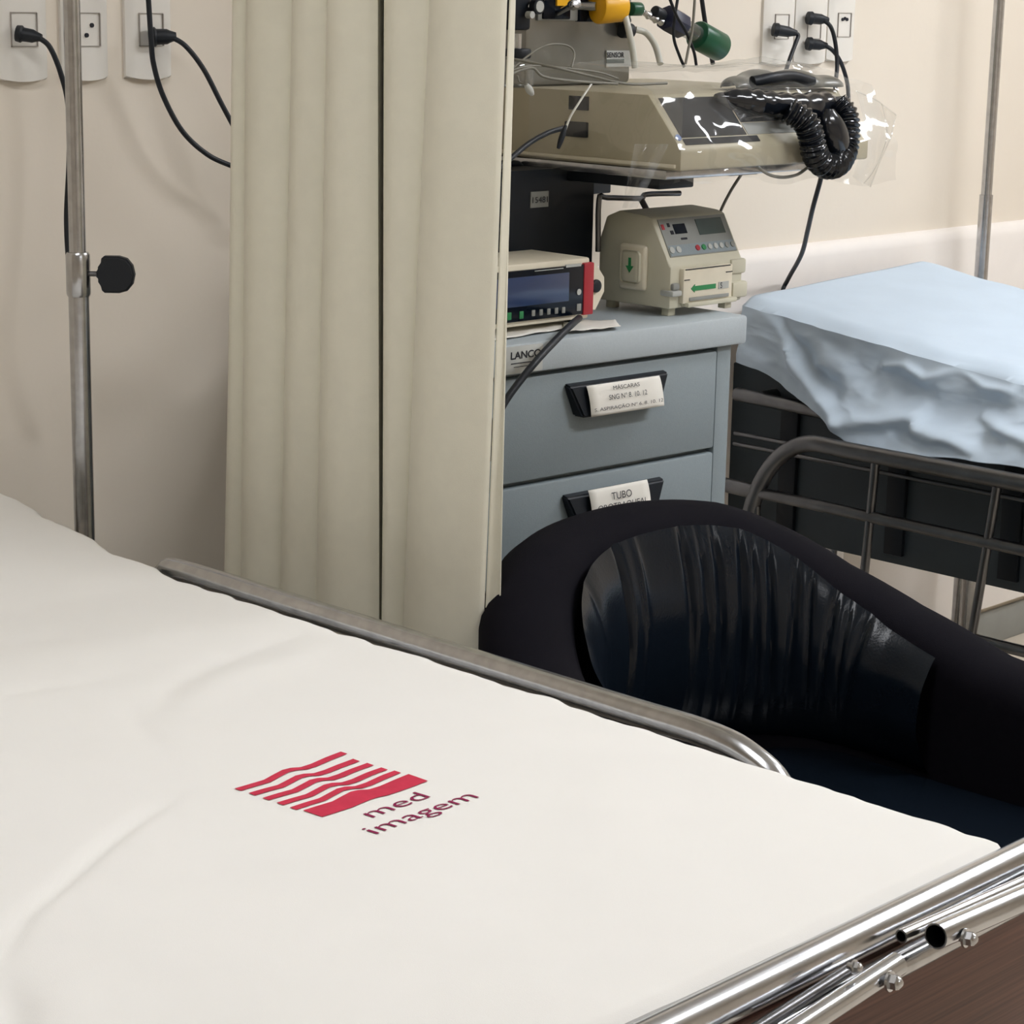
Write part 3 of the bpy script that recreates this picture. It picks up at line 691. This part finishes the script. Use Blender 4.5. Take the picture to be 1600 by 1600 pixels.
box('screen_mark', M['grey'], bez, *[0]*6, 0) if False else None
cyl('blue_button', mat('blue_button', srgb(90, 120, 180), .4), bez, us(UX0+.009, .16, 0), us(UX0+.009, .16, .004), .006, seg=14)
# side vents on the left face
sv_ = box('side_port', M['screen'], unit, UX0-.003, UX0+.002, at(905, 165, 0, UX0).y-.022, at(905, 165, 0, UX0).y+.022, at(905, 172, 0, UX0).z, at(905, 150, 0, UX0).z, .001)
box('side_port', M['black'], unit, UX0-.006, UX0+.002, at(902, 205, 0, UX0).y-.025, at(902, 205, 0, UX0).y+.025, at(902, 214, 0, UX0).z, at(902, 190, 0, UX0).z, .002)
box('side_trim', M['cream'], unit, UX0-.004, UX0+.002, UY0+.01, UY1-.01, UZ0+.004, UZ0+.010, .001)
wt = thing('wall_shelf', 'steel tray on a black wall arm carrying the wrapped beige unit', 'shelf', ((UX0+UX1)/2, 2.94, 1.28))
box('tray', M['steel'], wt, UX0+.0, UX1-.02, UY0+.03, 2.93, UZ0-.016, UZ0-.001, .002)
box('support_arm', M['black'], wt, UX0+.03, UX0+.12, UY0+.07, 2.93, UZ0-.036, UZ0-.016, .003)
box('support_arm', M['black'], wt, UX1-.16, UX1-.08, UY0+.18, 2.93, UZ0-.036, UZ0-.016, .003)
box('wall_plate', M['black'], wt, UX0+.02, UX1-.05, 2.915, 2.95, UZ0-.10, UZ0+.0, .003)

# silver gas machine standing on the unit
G0 = Vector((2.865, 2.70, UZ1+.001)); gy = 2.70
gas = thing('gas_machine', 'silver metal gas machine with yellow knob standing behind the wrapped unit', 'medical machine', (3.0, 2.78, UZ1))
gx1 = at(988, 60, 1, gy).x; gx0 = at(822, 60, 1, gy).x
box('casing', M['silver'], gas, gx0, gx1, gy, 2.87, UZ1+.001, 1.86, .010)
def gp(px, py, y=gy): return at(px, py, 1, y)
def gbox(name, m, ax, ay, bx, by, th, parent=gas, y=gy, bev=.002):
    a = gp(ax, ay, y); b = gp(bx, by, y); return box(name, m, parent, min(a.x, b.x), max(a.x, b.x), y-th, y+.004, min(a.z, b.z), max(a.z, b.z), bev)
gbox('gauge_panel', M['grey'], 838, -30, 975, 33, .006)
pn = gbox('dark_panel', M['screen'], 844, -30, 885, 30, .010)
gbox('dark_panel', M['screen'], 900, -30, 928, 34, .012)
gbox('orange_tag', M['yellow'], 862, -20, 882, 9, .014, pn, bev=0)
st = gbox('sensor_sticker', M['lgrey'], 947, 79, 985, 104, .002, bev=0)
a = gp(948, 90, gy-.003); text('sensor_text', M['ink'], st, 'SENSOR', frame(a, (1, 0, 0), (0, 0, 1)), width=.046, height=.009, bold=.02)
a = gp(948, 99, gy-.003); box('sticker_band', M['lcd'], st, a.x, a.x+.046, gy-.003, gy-.001, a.z, a.z+.007, 0)
a = gp(868, 22, gy-.005); b = gp(898, 6, gy-.06); k = cyl('lever', M['chrome'], gas, a, b, .005); cyl('lever_tip', M['chrome'], k, b-(b-a)*.18, b+(b-a)*.12, .0095, seg=20, bev=.003)
a = gp(932, 10, gy-.035); ux = Vector((1, -.25, 0)).normalized()
yk = cyl('yellow_knob', M['yellow'], gas, a, a+ux*.055, .030, .026, seg=28, bev=.005); tube('knob_axle', M['chrome'], yk, [a-ux*.02+Vector((0, .04, 0)), a], .008, smooth=0)
for (px, py, r_, m_) in ((992, 14, .012, 'dgreen'), (978, 48, .013, 'rubber'), (975, 32, .006, 'rubber')):
    a = gp(px, py, gy-.01); cyl('valve_cap', M[m_], gas, a-Vector((.012, 0, 0)), a+Vector((.014, 0, 0)), r_, bev=.002)
a = gp(988, 16, gy-.01); b = gp(1024, 30, gy-.01); tube('outlet_pipe', M['chrome'], gas, [a, a*.6+b*.4+Vector((0, 0, .004)), b, b+(b-a)*.5], .0055, rf=lambda i, n: .0055+.0025*(i % 4 == 0))
# flowmeter hanging from the outlet pipe
fa, fb_ = gp(1040, 27, gy-.01), gp(1118, 70, gy-.01); fd_ = (fb_-fa)
fl = thing('flowmeter', 'clear flowmeter tube with dark block and green cap, right of the silver machine', 'flowmeter', fa)
cyl('black_knob', M['rubber'], fl, fa-fd_*.22, fa-fd_*.05, .011, bev=.003)
cyl('navy_block', M['navy'], fl, fa+fd_*.0, fa+fd_*.32, .0235, seg=8, bev=.003)
cyl('clear_tube', M['clear'], fl, fa+fd_*.32, fa+fd_*.66, .016)
cyl('float', M['chrome'], fl, fa+fd_*.3, fa+fd_*.6, .004)
cyl('green_cap', M['dgreen'], fl, fa+fd_*.62, fa+fd_*1.1, .0265, seg=32, bev=.004)
# regulator and jar at the curtain side
rg = thing('pressure_regulator', 'black pressure regulator with round white gauge beside the curtain', 'regulator', gp(812, 30, 2.72))
a = gp(802, -30, 2.70); b = gp(823, 47, 2.70); box('body', M['black'], rg, a.x-.02, b.x, 2.69, 2.74, b.z, a.z, .005)
a = gp(835, 10, 2.685); g_ = cyl('gauge', M['black'], rg, a, a+Vector((0, -.012, 0)), .013); cyl('dial', M['lgrey'], g_, a+Vector((0, -.012, 0)), a+Vector((0, -.0135, 0)), .0095)
tube('bracket_pipe', M['chrome'], rg, [a, a+Vector((-.02, .03, 0)), a+Vector((.01, .03, 0))], .005)
a = gp(824, 23, 2.685); cyl('white_knob', M['lgrey'], rg, a, a+Vector((0, -.012, 0)), .006)
ja = gp(808, 103, 2.66); jar = thing('humidifier_jar', 'clear plastic jar beside the curtain on the wrapped unit', 'jar', ja)
prf = [(0, .022), (.004, .028), (.03, .029), (.042, .026), (.048, .02)]
bm = bmesh.new(); atube(bm, [Vector((ja.x, ja.y, UZ1+.002+p[0])) for p in prf], 1, seg=24, smooth=0, rf=lambda i, n: prf[i][1]); finish('jar_body', bm, M['clear'], jar)
cyl('jar_lid', M['rubber'], jar, (ja.x, ja.y, UZ1+.05), (ja.x, ja.y, UZ1+.066), .023, bev=.003)
tube('jar_neck', M['chrome'], jar, [(ja.x, ja.y, UZ1+.066), (ja.x, ja.y, UZ1+.09)], .007, smooth=0)

# hoses and cables around the unit
def cable(label, pts, r, m, name='cable'):
    P = [at(a, b, 1, y) for a, b, y in pts]; o = tube(name, M[m], None, P, r, seg=10, smooth=8); tag(o, label, 'cable' if name == 'cable' else 'hose'); return o
cable('milky plastic hose dropping from the yellow knob', [(976, 20, 2.64), (983, 50, 2.63), (989, 80, 2.63), (992, 106, 2.63)], .0058, 'hose', 'oxygen_hose')
cable('milky plastic hose arching right of the silver machine', [(993, 46, 2.69), (1010, 52, 2.68), (1024, 72, 2.66), (1032, 100, 2.64)], .0058, 'hose', 'oxygen_hose')
cable('thin black cable crossing in front of the flowmeter to the right', [(1040, -20, 2.6), (1056, 22, 2.6), (1072, 50, 2.6), (1084, 80, 2.6), (1088, 102, 2.6)], .0028, 'rubber')
cable('thin black cable crossing in front of the flowmeter to the left', [(1062, -20, 2.61), (1054, 30, 2.61), (1053, 60, 2.61), (1062, 88, 2.61), (1069, 104, 2.61)], .0028, 'rubber')
cable('thin grey cable between the two black ones by the flowmeter', [(1087, -20, 2.59), (1082, 45, 2.59), (1076, 75, 2.59), (1071, 100, 2.59)], .0025, 'gcable')
cable('thick black cable hanging behind the green cap', [(1094, -20, 2.78), (1101, 30, 2.78), (1108, 70, 2.78), (1114, 100, 2.78)], .0045, 'rubber')
cable('grey cable looping up in front of the silver machine', [(790, 118, 2.5), (815, 95, 2.5), (850, 72, 2.5), (882, 70, 2.5), (897, 82, 2.5), (893, 106, 2.48)], .0016, 'gcable')
cable('grey cable lying along the top of the wrapped unit', [(790, 90, 2.5), (830, 98, 2.47), (870, 106, 2.44), (920, 118, 2.42), (980, 131, 2.39), (1042, 130, 2.38)], .0022, 'gcable')
cable('lower grey cable drooping along the wrapped unit', [(792, 118, 2.42), (830, 106, 2.42), (850, 120, 2.41), (900, 127, 2.40), (965, 131, 2.39)], .0022, 'gcable')
cable('short grey cable over the top left of the wrapped unit', [(792, 112, 2.46), (830, 103, 2.46), (880, 106, 2.45), (935, 113, 2.44), (966, 123, 2.43)], .0016, 'gcable')
cable('thin pale cord hanging down the left side of the wrapped unit', [(926, 128, 2.44), (905, 160, 2.42), (890, 185, 2.42), (880, 215, 2.42)], .0018, 'hose')
cable('black cable with a clip running from the curtain to the wrapped unit', [(770, 268, 2.40), (795, 250, 2.42), (825, 225, 2.44), (855, 208, 2.45), (880, 200, 2.46)], .0042, 'rubber')
cb = thing('cable_clip', 'small white connector clip at the top left of the wrapped unit', 'clip', at(826, 140, 1, 2.40))
a = at(822, 132, 1, 2.40); b = at(832, 148, 1, 2.40); tube('clip_body', M['lgrey'], cb, [a, (a+b)/2, b], .004, rf=lambda i, n: .003+.003*math.sin(3.14*i/(n-1)))
tube('clip_lead', M['gcable'], cb, [at(808, 118, 1, 2.41), at(812, 128, 1, 2.41), a], .0015)
cb = thing('black_clip', 'dark crocodile clip hanging in front of the beige side', 'clip', at(880, 215, 1, 2.42))
a = at(884, 196, 1, 2.42); b = at(872, 232, 1, 2.42); tube('clip_body', M['black'], cb, [a, (a+b)/2, b], .004, rf=lambda i, n: .0025+.0022*math.sin(3.14*i/(n-1)))
cord('black cable falling from the corrugated hose to the blue bed', None, [(1286, 262, 2.60), (1281, 285, 2.62), (1270, 325, 2.66), (1262, 360, 2.72), (1252, 398, 2.80), (1231, 437, 2.90), (1222, 460, 2.912), (1218, 520, 2.912)], r=.0048, name='cable')
cord('grey cable looping under the wrapped unit towards the corrugated hose', None, [(1172, 240, 2.36), (1182, 258, 2.36), (1200, 272, 2.36), (1222, 277, 2.36), (1245, 273, 2.36), (1262, 262, 2.36)], r=.0028, m='gcable', name='cable')
cord('grey cable running down from the wrapped unit to behind the pump', None, [(1176, 244, 2.55), (1160, 270, 2.58), (1142, 298, 2.60), (1126, 330, 2.62), (1118, 360, 2.64)], r=.0028, m='gcable', name='cable')

# corrugated black hose and rubber bag on the unit
hz = thing('corrugated_hose', 'coil of black corrugated breathing hose hanging over the wrapped panel', 'hose', at(1290, 270, 1, 2.32))
HP = [(1232, 172, 2.345), (1258, 190, 2.325), (1268, 215, 2.32), (1273, 240, 2.32), (1288, 258, 2.32), (1308, 256, 2.32), (1320, 235, 2.33), (1324, 205, 2.335), (1320, 178, 2.345), (1306, 162, 2.36)]
P = cr([at(a, b, 1, y) for a, b, y in HP], 22)
finish('hose_coil', atube(bmesh.new(), P, .02, 20, 0, True, lambda i, n: .0215+.0020*math.sin(i*1.15)), M['gblack'], hz)
def bag(u, v):
    a = u*2*math.pi; X_ = lerp([(0, 0), (1, 1)], v)
    c0 = at(1296, 170, 1, 2.33).lerp(at(1312, 250, 1, 2.325), v); r = .026*math.sin(math.pi*min(.98, max(.03, v)))**.5
    return c0+Vector((math.cos(a)*r*1.25, math.sin(a)*r*.8, 0))
grid('hose_lining', M['gblack'], hz, bag, 24, 16)
rb = thing('breathing_bag', 'glossy black rubber bag lying over the top of the dark panel', 'breathing bag', at(1210, 165, 1, 2.38))
BP = [(1118, 152, 2.41), (1150, 156, 2.40), (1180, 162, 2.39), (1215, 165, 2.38), (1250, 168, 2.375), (1285, 166, 2.38), (1305, 165, 2.385)]; br_ = [.006, .020, .024, .022, .024, .026, .014]
P = cr([at(*p[:2], 1, p[2]) for p in BP], 6); n_ = len(P)
bm = bmesh.new(); atube(bm, P, 1, 20, 0, True, lambda i, n: lerp(list(enumerate(br_)), i/6)*(1+.06*math.sin(i*1.7))); 
finish('bag_body', bm, M['gblack'], rb)
tube('bag_neck', M['rubber'], rb, [at(1300, 160, 1, 2.37), at(1316, 158, 1, 2.38)], .009, smooth=0)
gl = thing('respirator_mask', 'grey folded breathing mask on top of the wrapped unit', 'mask', at(1230, 125, 1, 2.5))
def mask(u, v):
    c0 = Vector((3.04+.28*u, 2.46+.02*math.sin(u*5), UZ1+.004)); a = math.pi*v
    r = .028*(math.sin(math.pi*(.06+.88*u)))**.6*(1+.12*math.sin(u*22))
    return c0+Vector((0, -math.cos(a)*r*1.6, math.sin(a)*r))
grid('mask_body', mat('smoky_grey_rubber', srgb(95, 95, 88), .3, var=.2, nscale=15), gl, mask, 40, 16, solid=.001)
tube('mask_strap', M['black'], gl, [(3.06, 2.425, UZ1+.016), (3.10, 2.415, UZ1+.022), (3.16, 2.42, UZ1+.024), (3.22, 2.42, UZ1+.014)], .010)

# clear plastic cover
def cover(u, v):
    # u across x, v: front hem -> front edge -> over the top -> back
    x = UX0-.012+(UX1-UX0+.05)*u
    hem = .012+.03*u+.006*math.sin(u*17)
    path = [(UY0-.012, UZ0-hem), (UY0-.010, UZ0+.03), (UY0+.055, UZ1+.004), (UY0+.11, UZ1+.030+.012*math.sin(u*3.1)), (UY0+.24, UZ1+.040+.008*math.sin(u*9)), (UY0+.32, UZ1+.022)]
    s = v*(len(path)-1); i = min(len(path)-2, int(s)); t = s-i
    y = path[i][0]+(path[i+1][0]-path[i][0])*t; z = path[i][1]+(path[i+1][1]-path[i][1])*t
    w_ = .006 if v > .35 else .002
    nz = noise.noise(Vector((x*22, v*9, 1))); n2 = abs(noise.noise(Vector((x*12+v*6, v*5, 7))))
    if u > .8: x += 0
    return Vector((x, y-.010*max(0, nz)-(.022 if u > .72 and v < .5 else 0)*min(1, (u-.72)/.08 if u > .72 else 0), z+w_*(nz+n2)))
pc = thing('plastic_cover', 'crinkled clear plastic cover draped over the beige unit, flaring to the right', 'plastic cover', ((UX0+UX1)/2, UY0, UZ0))
grid('cover_sheet', M['film'], pc, cover, 90, 60)
def side_l(u, v):
    y = UY0-.012+.34*u; z = UZ1+.01+(UZ0-.015-UZ1-.01)*v
    return Vector((UX0-.013-.004*abs(noise.noise(Vector((y*20, z*20, 2)))), y, z-.01*math.sin(u*9)*v))
grid('cover_side', M['film'], pc, side_l, 30, 16)
# the flare past the right end
FLP = [[(1338, 142), (1372, 158), (1400, 180)], [(1350, 190), (1372, 205), (1392, 215)], [(1345, 240), (1362, 262), (1376, 250)], [(1332, 276), (1345, 285), (1360, 292)]]
def flare(u, v):
    i = min(2, int(v*3)); t = v*3-i; j = min(1, int(u*2)); s = u*2-j
    g = lambda r, c: Vector((*FLP[r][c], 0))
    p = (g(i, j)*(1-s)+g(i, j+1)*s)*(1-t)+(g(i+1, j)*(1-s)+g(i+1, j+1)*s)*t
    return at(p.x, p.y, 1, 2.375+.05*math.sin(u*3.0)+.014*noise.noise(Vector((u*4, v*4, 3))))
grid('cover_flare', M['film'], pc, flare, 24, 36)
bm = bmesh.new(); atube(bm, [flare(0, 0)] + [flare(i/8, 0) for i in range(1, 9)] + [flare(1, i/12) for i in range(1, 13)], .0012, seg=6, smooth=2)
finish('cover_seam', bm, M['film'], pc)
tube('cover_seam', M['film'], pc, [flare(.6+.3*math.sin(i*.3), i/10) for i in range(11)], .0010, seg=6, smooth=2)
def tail(px0, px1, py0, py1, y, k):
    def fn(u, v):
        w_ = (px1-px0)*(1-.55*v); return at(px0+w_*u-k*v, py0+(py1-py0)*v, 1, y+.02*v+.012*math.sin(u*6+v*2))
    return fn
grid('cover_tail', M['film'], pc, tail(992, 1045, 225, 325, 2.345, 20), 14, 20)

# ------------------------------------------------------------ armchair
ch = thing('armchair', 'black tub armchair with creased leather back between the two beds', 'armchair', (2.485, 1.8, 0))
CHW = .376
def upath(s, off=0.0):
    """centre line of the tub: s 0 left front .. 1 right front; off > 0 goes inwards"""
    rx, ry, cx, cy = CHW-off, .335-off, 2.7845-CHW, 1.794; yf = 1.42
    if s < .22: return Vector((cx-rx, yf+(cy-yf)*s/.22, 0)), Vector((-1, 0, 0))
    if s > .78: return Vector((cx+rx, yf+(cy-yf)*(1-s)/.22, 0)), Vector((1, 0, 0))
    a = math.pi*(1-(s-.22)/.56); c_, s_ = math.cos(a), math.sin(a); e = 2/2.25
    p = Vector((cx+rx*math.copysign(abs(c_)**e, c_), cy+ry*abs(s_)**e, 0))
    return p, Vector((c_, s_, 0)).normalized()
def rimz(s):
    p, _ = upath(s); return lerp([(1.42, .62), (1.7, .655), (1.85, .70), (1.95, .745), (2.03, .80), (2.09, .842), (2.135, .862)], p.y)
bm = bmesh.new(); rings = []; NS = 110
for i in range(NS+1):
    s = i/NS; p, nrm = upath(s); zt = rimz(s); hw = .066; rr = []
    prof = [(-hw+.01, .10), (-hw-.004, .30), (-hw, zt-.10)] + [(-hw*math.cos(a), zt-.055+.055*math.sin(a)) for a in [math.pi*k/10 for k in range(11)]] + [(hw, zt-.10), (hw-.004, .35), (hw-.03, .10)]
    for (d, z) in prof: rr.append(bm.verts.new(p+nrm*d+Vector((0, 0, z))))
    rings.append(rr)
for i in range(NS):
    for k in range(len(rings[0])): k2 = (k+1) % len(rings[0]); bm.faces.new((rings[i][k], rings[i][k2], rings[i+1][k2], rings[i+1][k]))
bm.faces.new(rings[0]); bm.faces.new(rings[-1][::-1])
finish('tub_frame', bm, M['cloth'], ch)
WR = [(.33, .008, .006, .02), (.385, .006, .004, .02), (.455, .004, .013, -.01), (.478, .003, -.004, -.01), (.526, .004, .011, .0), (.543, .0035, .006, .01), (.560, .004, .009, .01), (.590, .0045, .010, .0), (.604, .003, .005, .01), (.622, .004, .008, .01), (.655, .005, .008, -.01), (.672, .003, .006, .0), (.70, .004, .008, -.02), (.715, .003, .005, -.01), (.735, .005, .007, -.03)]
def liner(u, v):
    s = .20+.60*u; p, nrm = upath(s); zt = rimz(s)-.022; zb = .44; z = zb+(zt-zb)*v
    off = .052+.060*math.sin(math.pi*min(1, (1-v)*1.05+.06))**.6
    for (c0, w_, h_, dr) in WR:
        d = (s-(c0+dr*(1-v)))/w_
        if abs(d) < 3: off -= h_*math.exp(-d*d)*min(1, (v)*1.6)*(.35+.65*v)*min(1, max(.15, (s-.30)/.12))*min(1, (1-v)*6+.35)
    off += .003*noise.noise(Vector((s*14, v*5, 0)))
    return p-nrm*off+Vector((0, 0, z))
grid('back_cushion', M['leather'], ch, liner, 240, 40)
box('seat_cushion', M['leather'], ch, 2.255, 2.72, 1.40, 2.02, .36, .47, .03, seg=5)
box('base', M['cloth'], ch, 2.20, 2.77, 1.44, 2.05, .08, .38, .01)
for x in (2.19, 2.78):
    for y in (1.5, 1.95): cyl('chair_foot', M['rubber'], ch, (x, y, 0), (x, y, .105), .018, .022)

# ------------------------------------------------------------ second bed
b2 = thing('hospital_bed', 'steel hospital bed with pipe side rail, under the pale blue sheet', 'bed', (3.98, 2.0, 0))
SX0, SX1, SY0, SY1 = 3.62, 4.29, .95, 2.87
def z2(y): return lerp([(.9, .83), (1.6, .85), (2.225, .918), (2.871, .990), (3, 1.0)], y)
def z2x(x, y): return z2(y)+.03*max(0, min(1, (x-SX0)/(SX1-SX0)))*max(0, min(1, (y-1.8)/1.0))
mattress('mattress', SX0+.015, SX1-.01, SY0+.01, SY1-.01, lambda y: z2(y)-.014, .11, b2)
R2X = 3.5
def r2(px, py, x=R2X): return at(px, py, 0, x)
tz = .742
P = [r2(1170, 812), r2(1180, 775), r2(1200, 735), r2(1228, 706), r2(1265, 693)]; P += [Vector((R2X, 2.50, tz)), Vector((R2X, 2.2, tz)), Vector((R2X, 1.8, tz)), Vector((R2X, 1.3, tz)), Vector((R2X, 1.2, tz-.03)), Vector((R2X, 1.16, tz-.12))]
r_ = tube('side_rail', M['dsteel'], b2, P, .0165, seg=18, smooth=6)
tube('rail_bar', M['dsteel'], r_, [(R2X, 2.80, .624), (R2X, 2.72, .622), (R2X, 1.2, .615)], .0115, seg=16, smooth=0)
cyl('rail_sleeve', M['dsteel'], r_, (R2X, 2.83, .624), (R2X, 2.715, .622), .015)
for (a, b) in (((1368, 722), (1350, 870)), ((1558, 760), (1522, 955))):
    A = r2(*a); B = r2(*b); B.z = .43; B.y = A.y+(B.y-A.y)*1.05; tube('rail_post', M['dsteel'], r_, [A, B], .009, smooth=0)
A = r2(1182, 790); tube('rail_post', M['dsteel'], r_, [A, Vector((R2X, A.y, .43))], .009, smooth=0)
tube('rail_bar', M['dsteel'], r_, [(R2X, 2.80, .43), (R2X, 1.2, .43)], .011, smooth=0)
bm = bmesh.new()
A, B = at(1165, 618, 0, 3.60), at(1350, 668, 0, 3.60)
atube(bm, [(3.60, 2.86, A.z+.0), (3.60, 1.0, B.z-.03)], .014, smooth=0); atube(bm, [(4.31, 2.86, A.z), (4.31, 1.0, B.z-.03)], .014, smooth=0)
for y in (2.80, 2.2, 1.6, 1.02): atube(bm, [(3.605, y, A.z), (4.31, y, A.z)], .013, smooth=0)
A = at(1165, 680, 0, 3.60); 
for dz in (0, -.022): atube(bm, [(3.60, 2.86, A.z+dz), (3.60, 1.0, A.z+dz)], .0045, smooth=0)
finish('frame', bm, M['dsteel'], b2)
pb = at(1550, 915, 0, 3.66).z
dp = box('side_panel', M['dpanel'], b2, 3.655, 3.665, 1.05, 2.915, pb, .845, .003)
for px in (1228, 1400, 1582):
    y = at(px, 800, 0, 3.65).y; box('panel_bracket', M['black'], dp, 3.645, 3.656, y-.022, y+.022, pb+.02, .79, .002)
for x in (3.70, 4.22):
    for y in (1.3, 2.66):
        l = tube('leg', M['steel'], b2, [(x, y, .82), (x, y, .13)], .018, smooth=0)
        bm = bmesh.new(); atube(bm, [(x-.018, y, .06), (x+.018, y, .06)], .0595, seg=24, smooth=0); abox(bm, x-.026, x+.026, y-.02, y+.02, .06, .135, .003)
        finish('castor', bm, M['rubber'], l)
for y in (2.66, 1.3): tube('rail_hinge', M['dsteel'], b2, [(R2X, y, .43), (3.60, y, .45), (3.70, y, .45)], .009, smooth=0)
# pale blue sheet
def pyz(px, py): v = at(px, py, 0, 3.59); return (v.y, v.z)
R2 = [([(1180, 478), (1205, 510), (1235, 565), (1275, 610), (1330, 660)], .016, .020),
      ([(1195, 480), (1225, 530), (1262, 580), (1310, 620)], .022, -.018),
      ([(1330, 660), (1390, 655), (1442, 645), (1455, 665), (1520, 690), (1600, 735)], .016, .020),
      ([(1372, 572), (1410, 572), (1440, 592), (1490, 578), (1530, 606), (1572, 612), (1580, 582)], .009, .017),
      ([(1345, 540), (1400, 600), (1480, 640), (1550, 640)], .03, -.020),
      ([(1540, 650), (1590, 672), (1640, 690)], .012, .014),
      ([(1500, 695), (1560, 715), (1620, 728)], .012, -.012),
      ([(1250, 510), (1330, 560), (1370, 610)], .02, -.010),
      ([(1420, 670), (1480, 700), (1540, 712)], .010, -.009)]
R2 = [([pyz(*p) for p in pl], w_, h_) for pl, w_, h_ in R2]
def hem(y): return lerp([(1.0, .775), (2.17, .766), (2.35, .752), (2.45, .742), (2.52, .752), (2.62, .785), (2.70, .815), (2.81, .850), (2.87, .86)], y)
def ex(y): return .020*noise.noise(Vector((y*6, 3, 0)))+.010*noise.noise(Vector((y*19, 5, 0)))
def s2(u, v):
    y = SY0-.004+(SY1-SY0)*u
    if v < .45:
        t = v/.45; x = SX1+.006-(SX1-SX0)*t; zz = z2x(x, y); e = min(x-SX0, SX1-x)
        zz -= .016*max(0, 1-max(0, e)/max(.015, .05+.04*noise.noise(Vector((y*9, 0, 6)))))**2; zz += .002*noise.noise(Vector((x*6, y*6, 9)))
        zz += .006*noise.noise(Vector((x*10, y*10, 4)))*max(0, 1-(x-SX0)/.15)
        return Vector((x+ex(y)*t**6, y, zz))
    t = (v-.45)/.55; zt = z2x(SX0, y)-.016; z = zt+(hem(y)-zt)*t
    k = max(0, min(1, (2.75-y)/.25)); x = SX0+ex(y)*(1-t)-.004-(.012+.088*k)*t**1.3
    d_ = 0
    for pl, w_, h_ in R2:
        d, q_ = segd((y, z), pl)
        if d < 3*w_: d_ += 1.3*h_*math.exp(-(d/w_)**2)
    d_ += .011*noise.noise(Vector((y*11+z*6, z*16, 5)))+.012*(.35-abs(noise.noise(Vector((y*14+z*9, z*20-y*4, 8)))))+.004*(.3-abs(noise.noise(Vector((y*40, z*46, 2)))))
    a = min(1, t*3.2)*min(1, (1-t)*2.5+.3)
    return Vector((x-d_*a, y, z+.012*t*noise.noise(Vector((y*9, 0, 2)))))
sh2 = grid('bed_sheet', M['bsheet'], None, s2, 260, 170, solid=.0015)
tag(sh2, 'pale blue sheet hanging in folds over the far bed by the cart', 'bed sheet')
def s2r(u, v):
    p = s2(u, 0); return Vector((p.x+.012*v, p.y, p.z-.16*v))
grid('sheet_side', M['bsheet'], sh2, s2r, 60, 8)
pole(1528, 2.84, 2.05, 1.16, 'chrome drip pole at the wall beyond the pale blue bed', False)
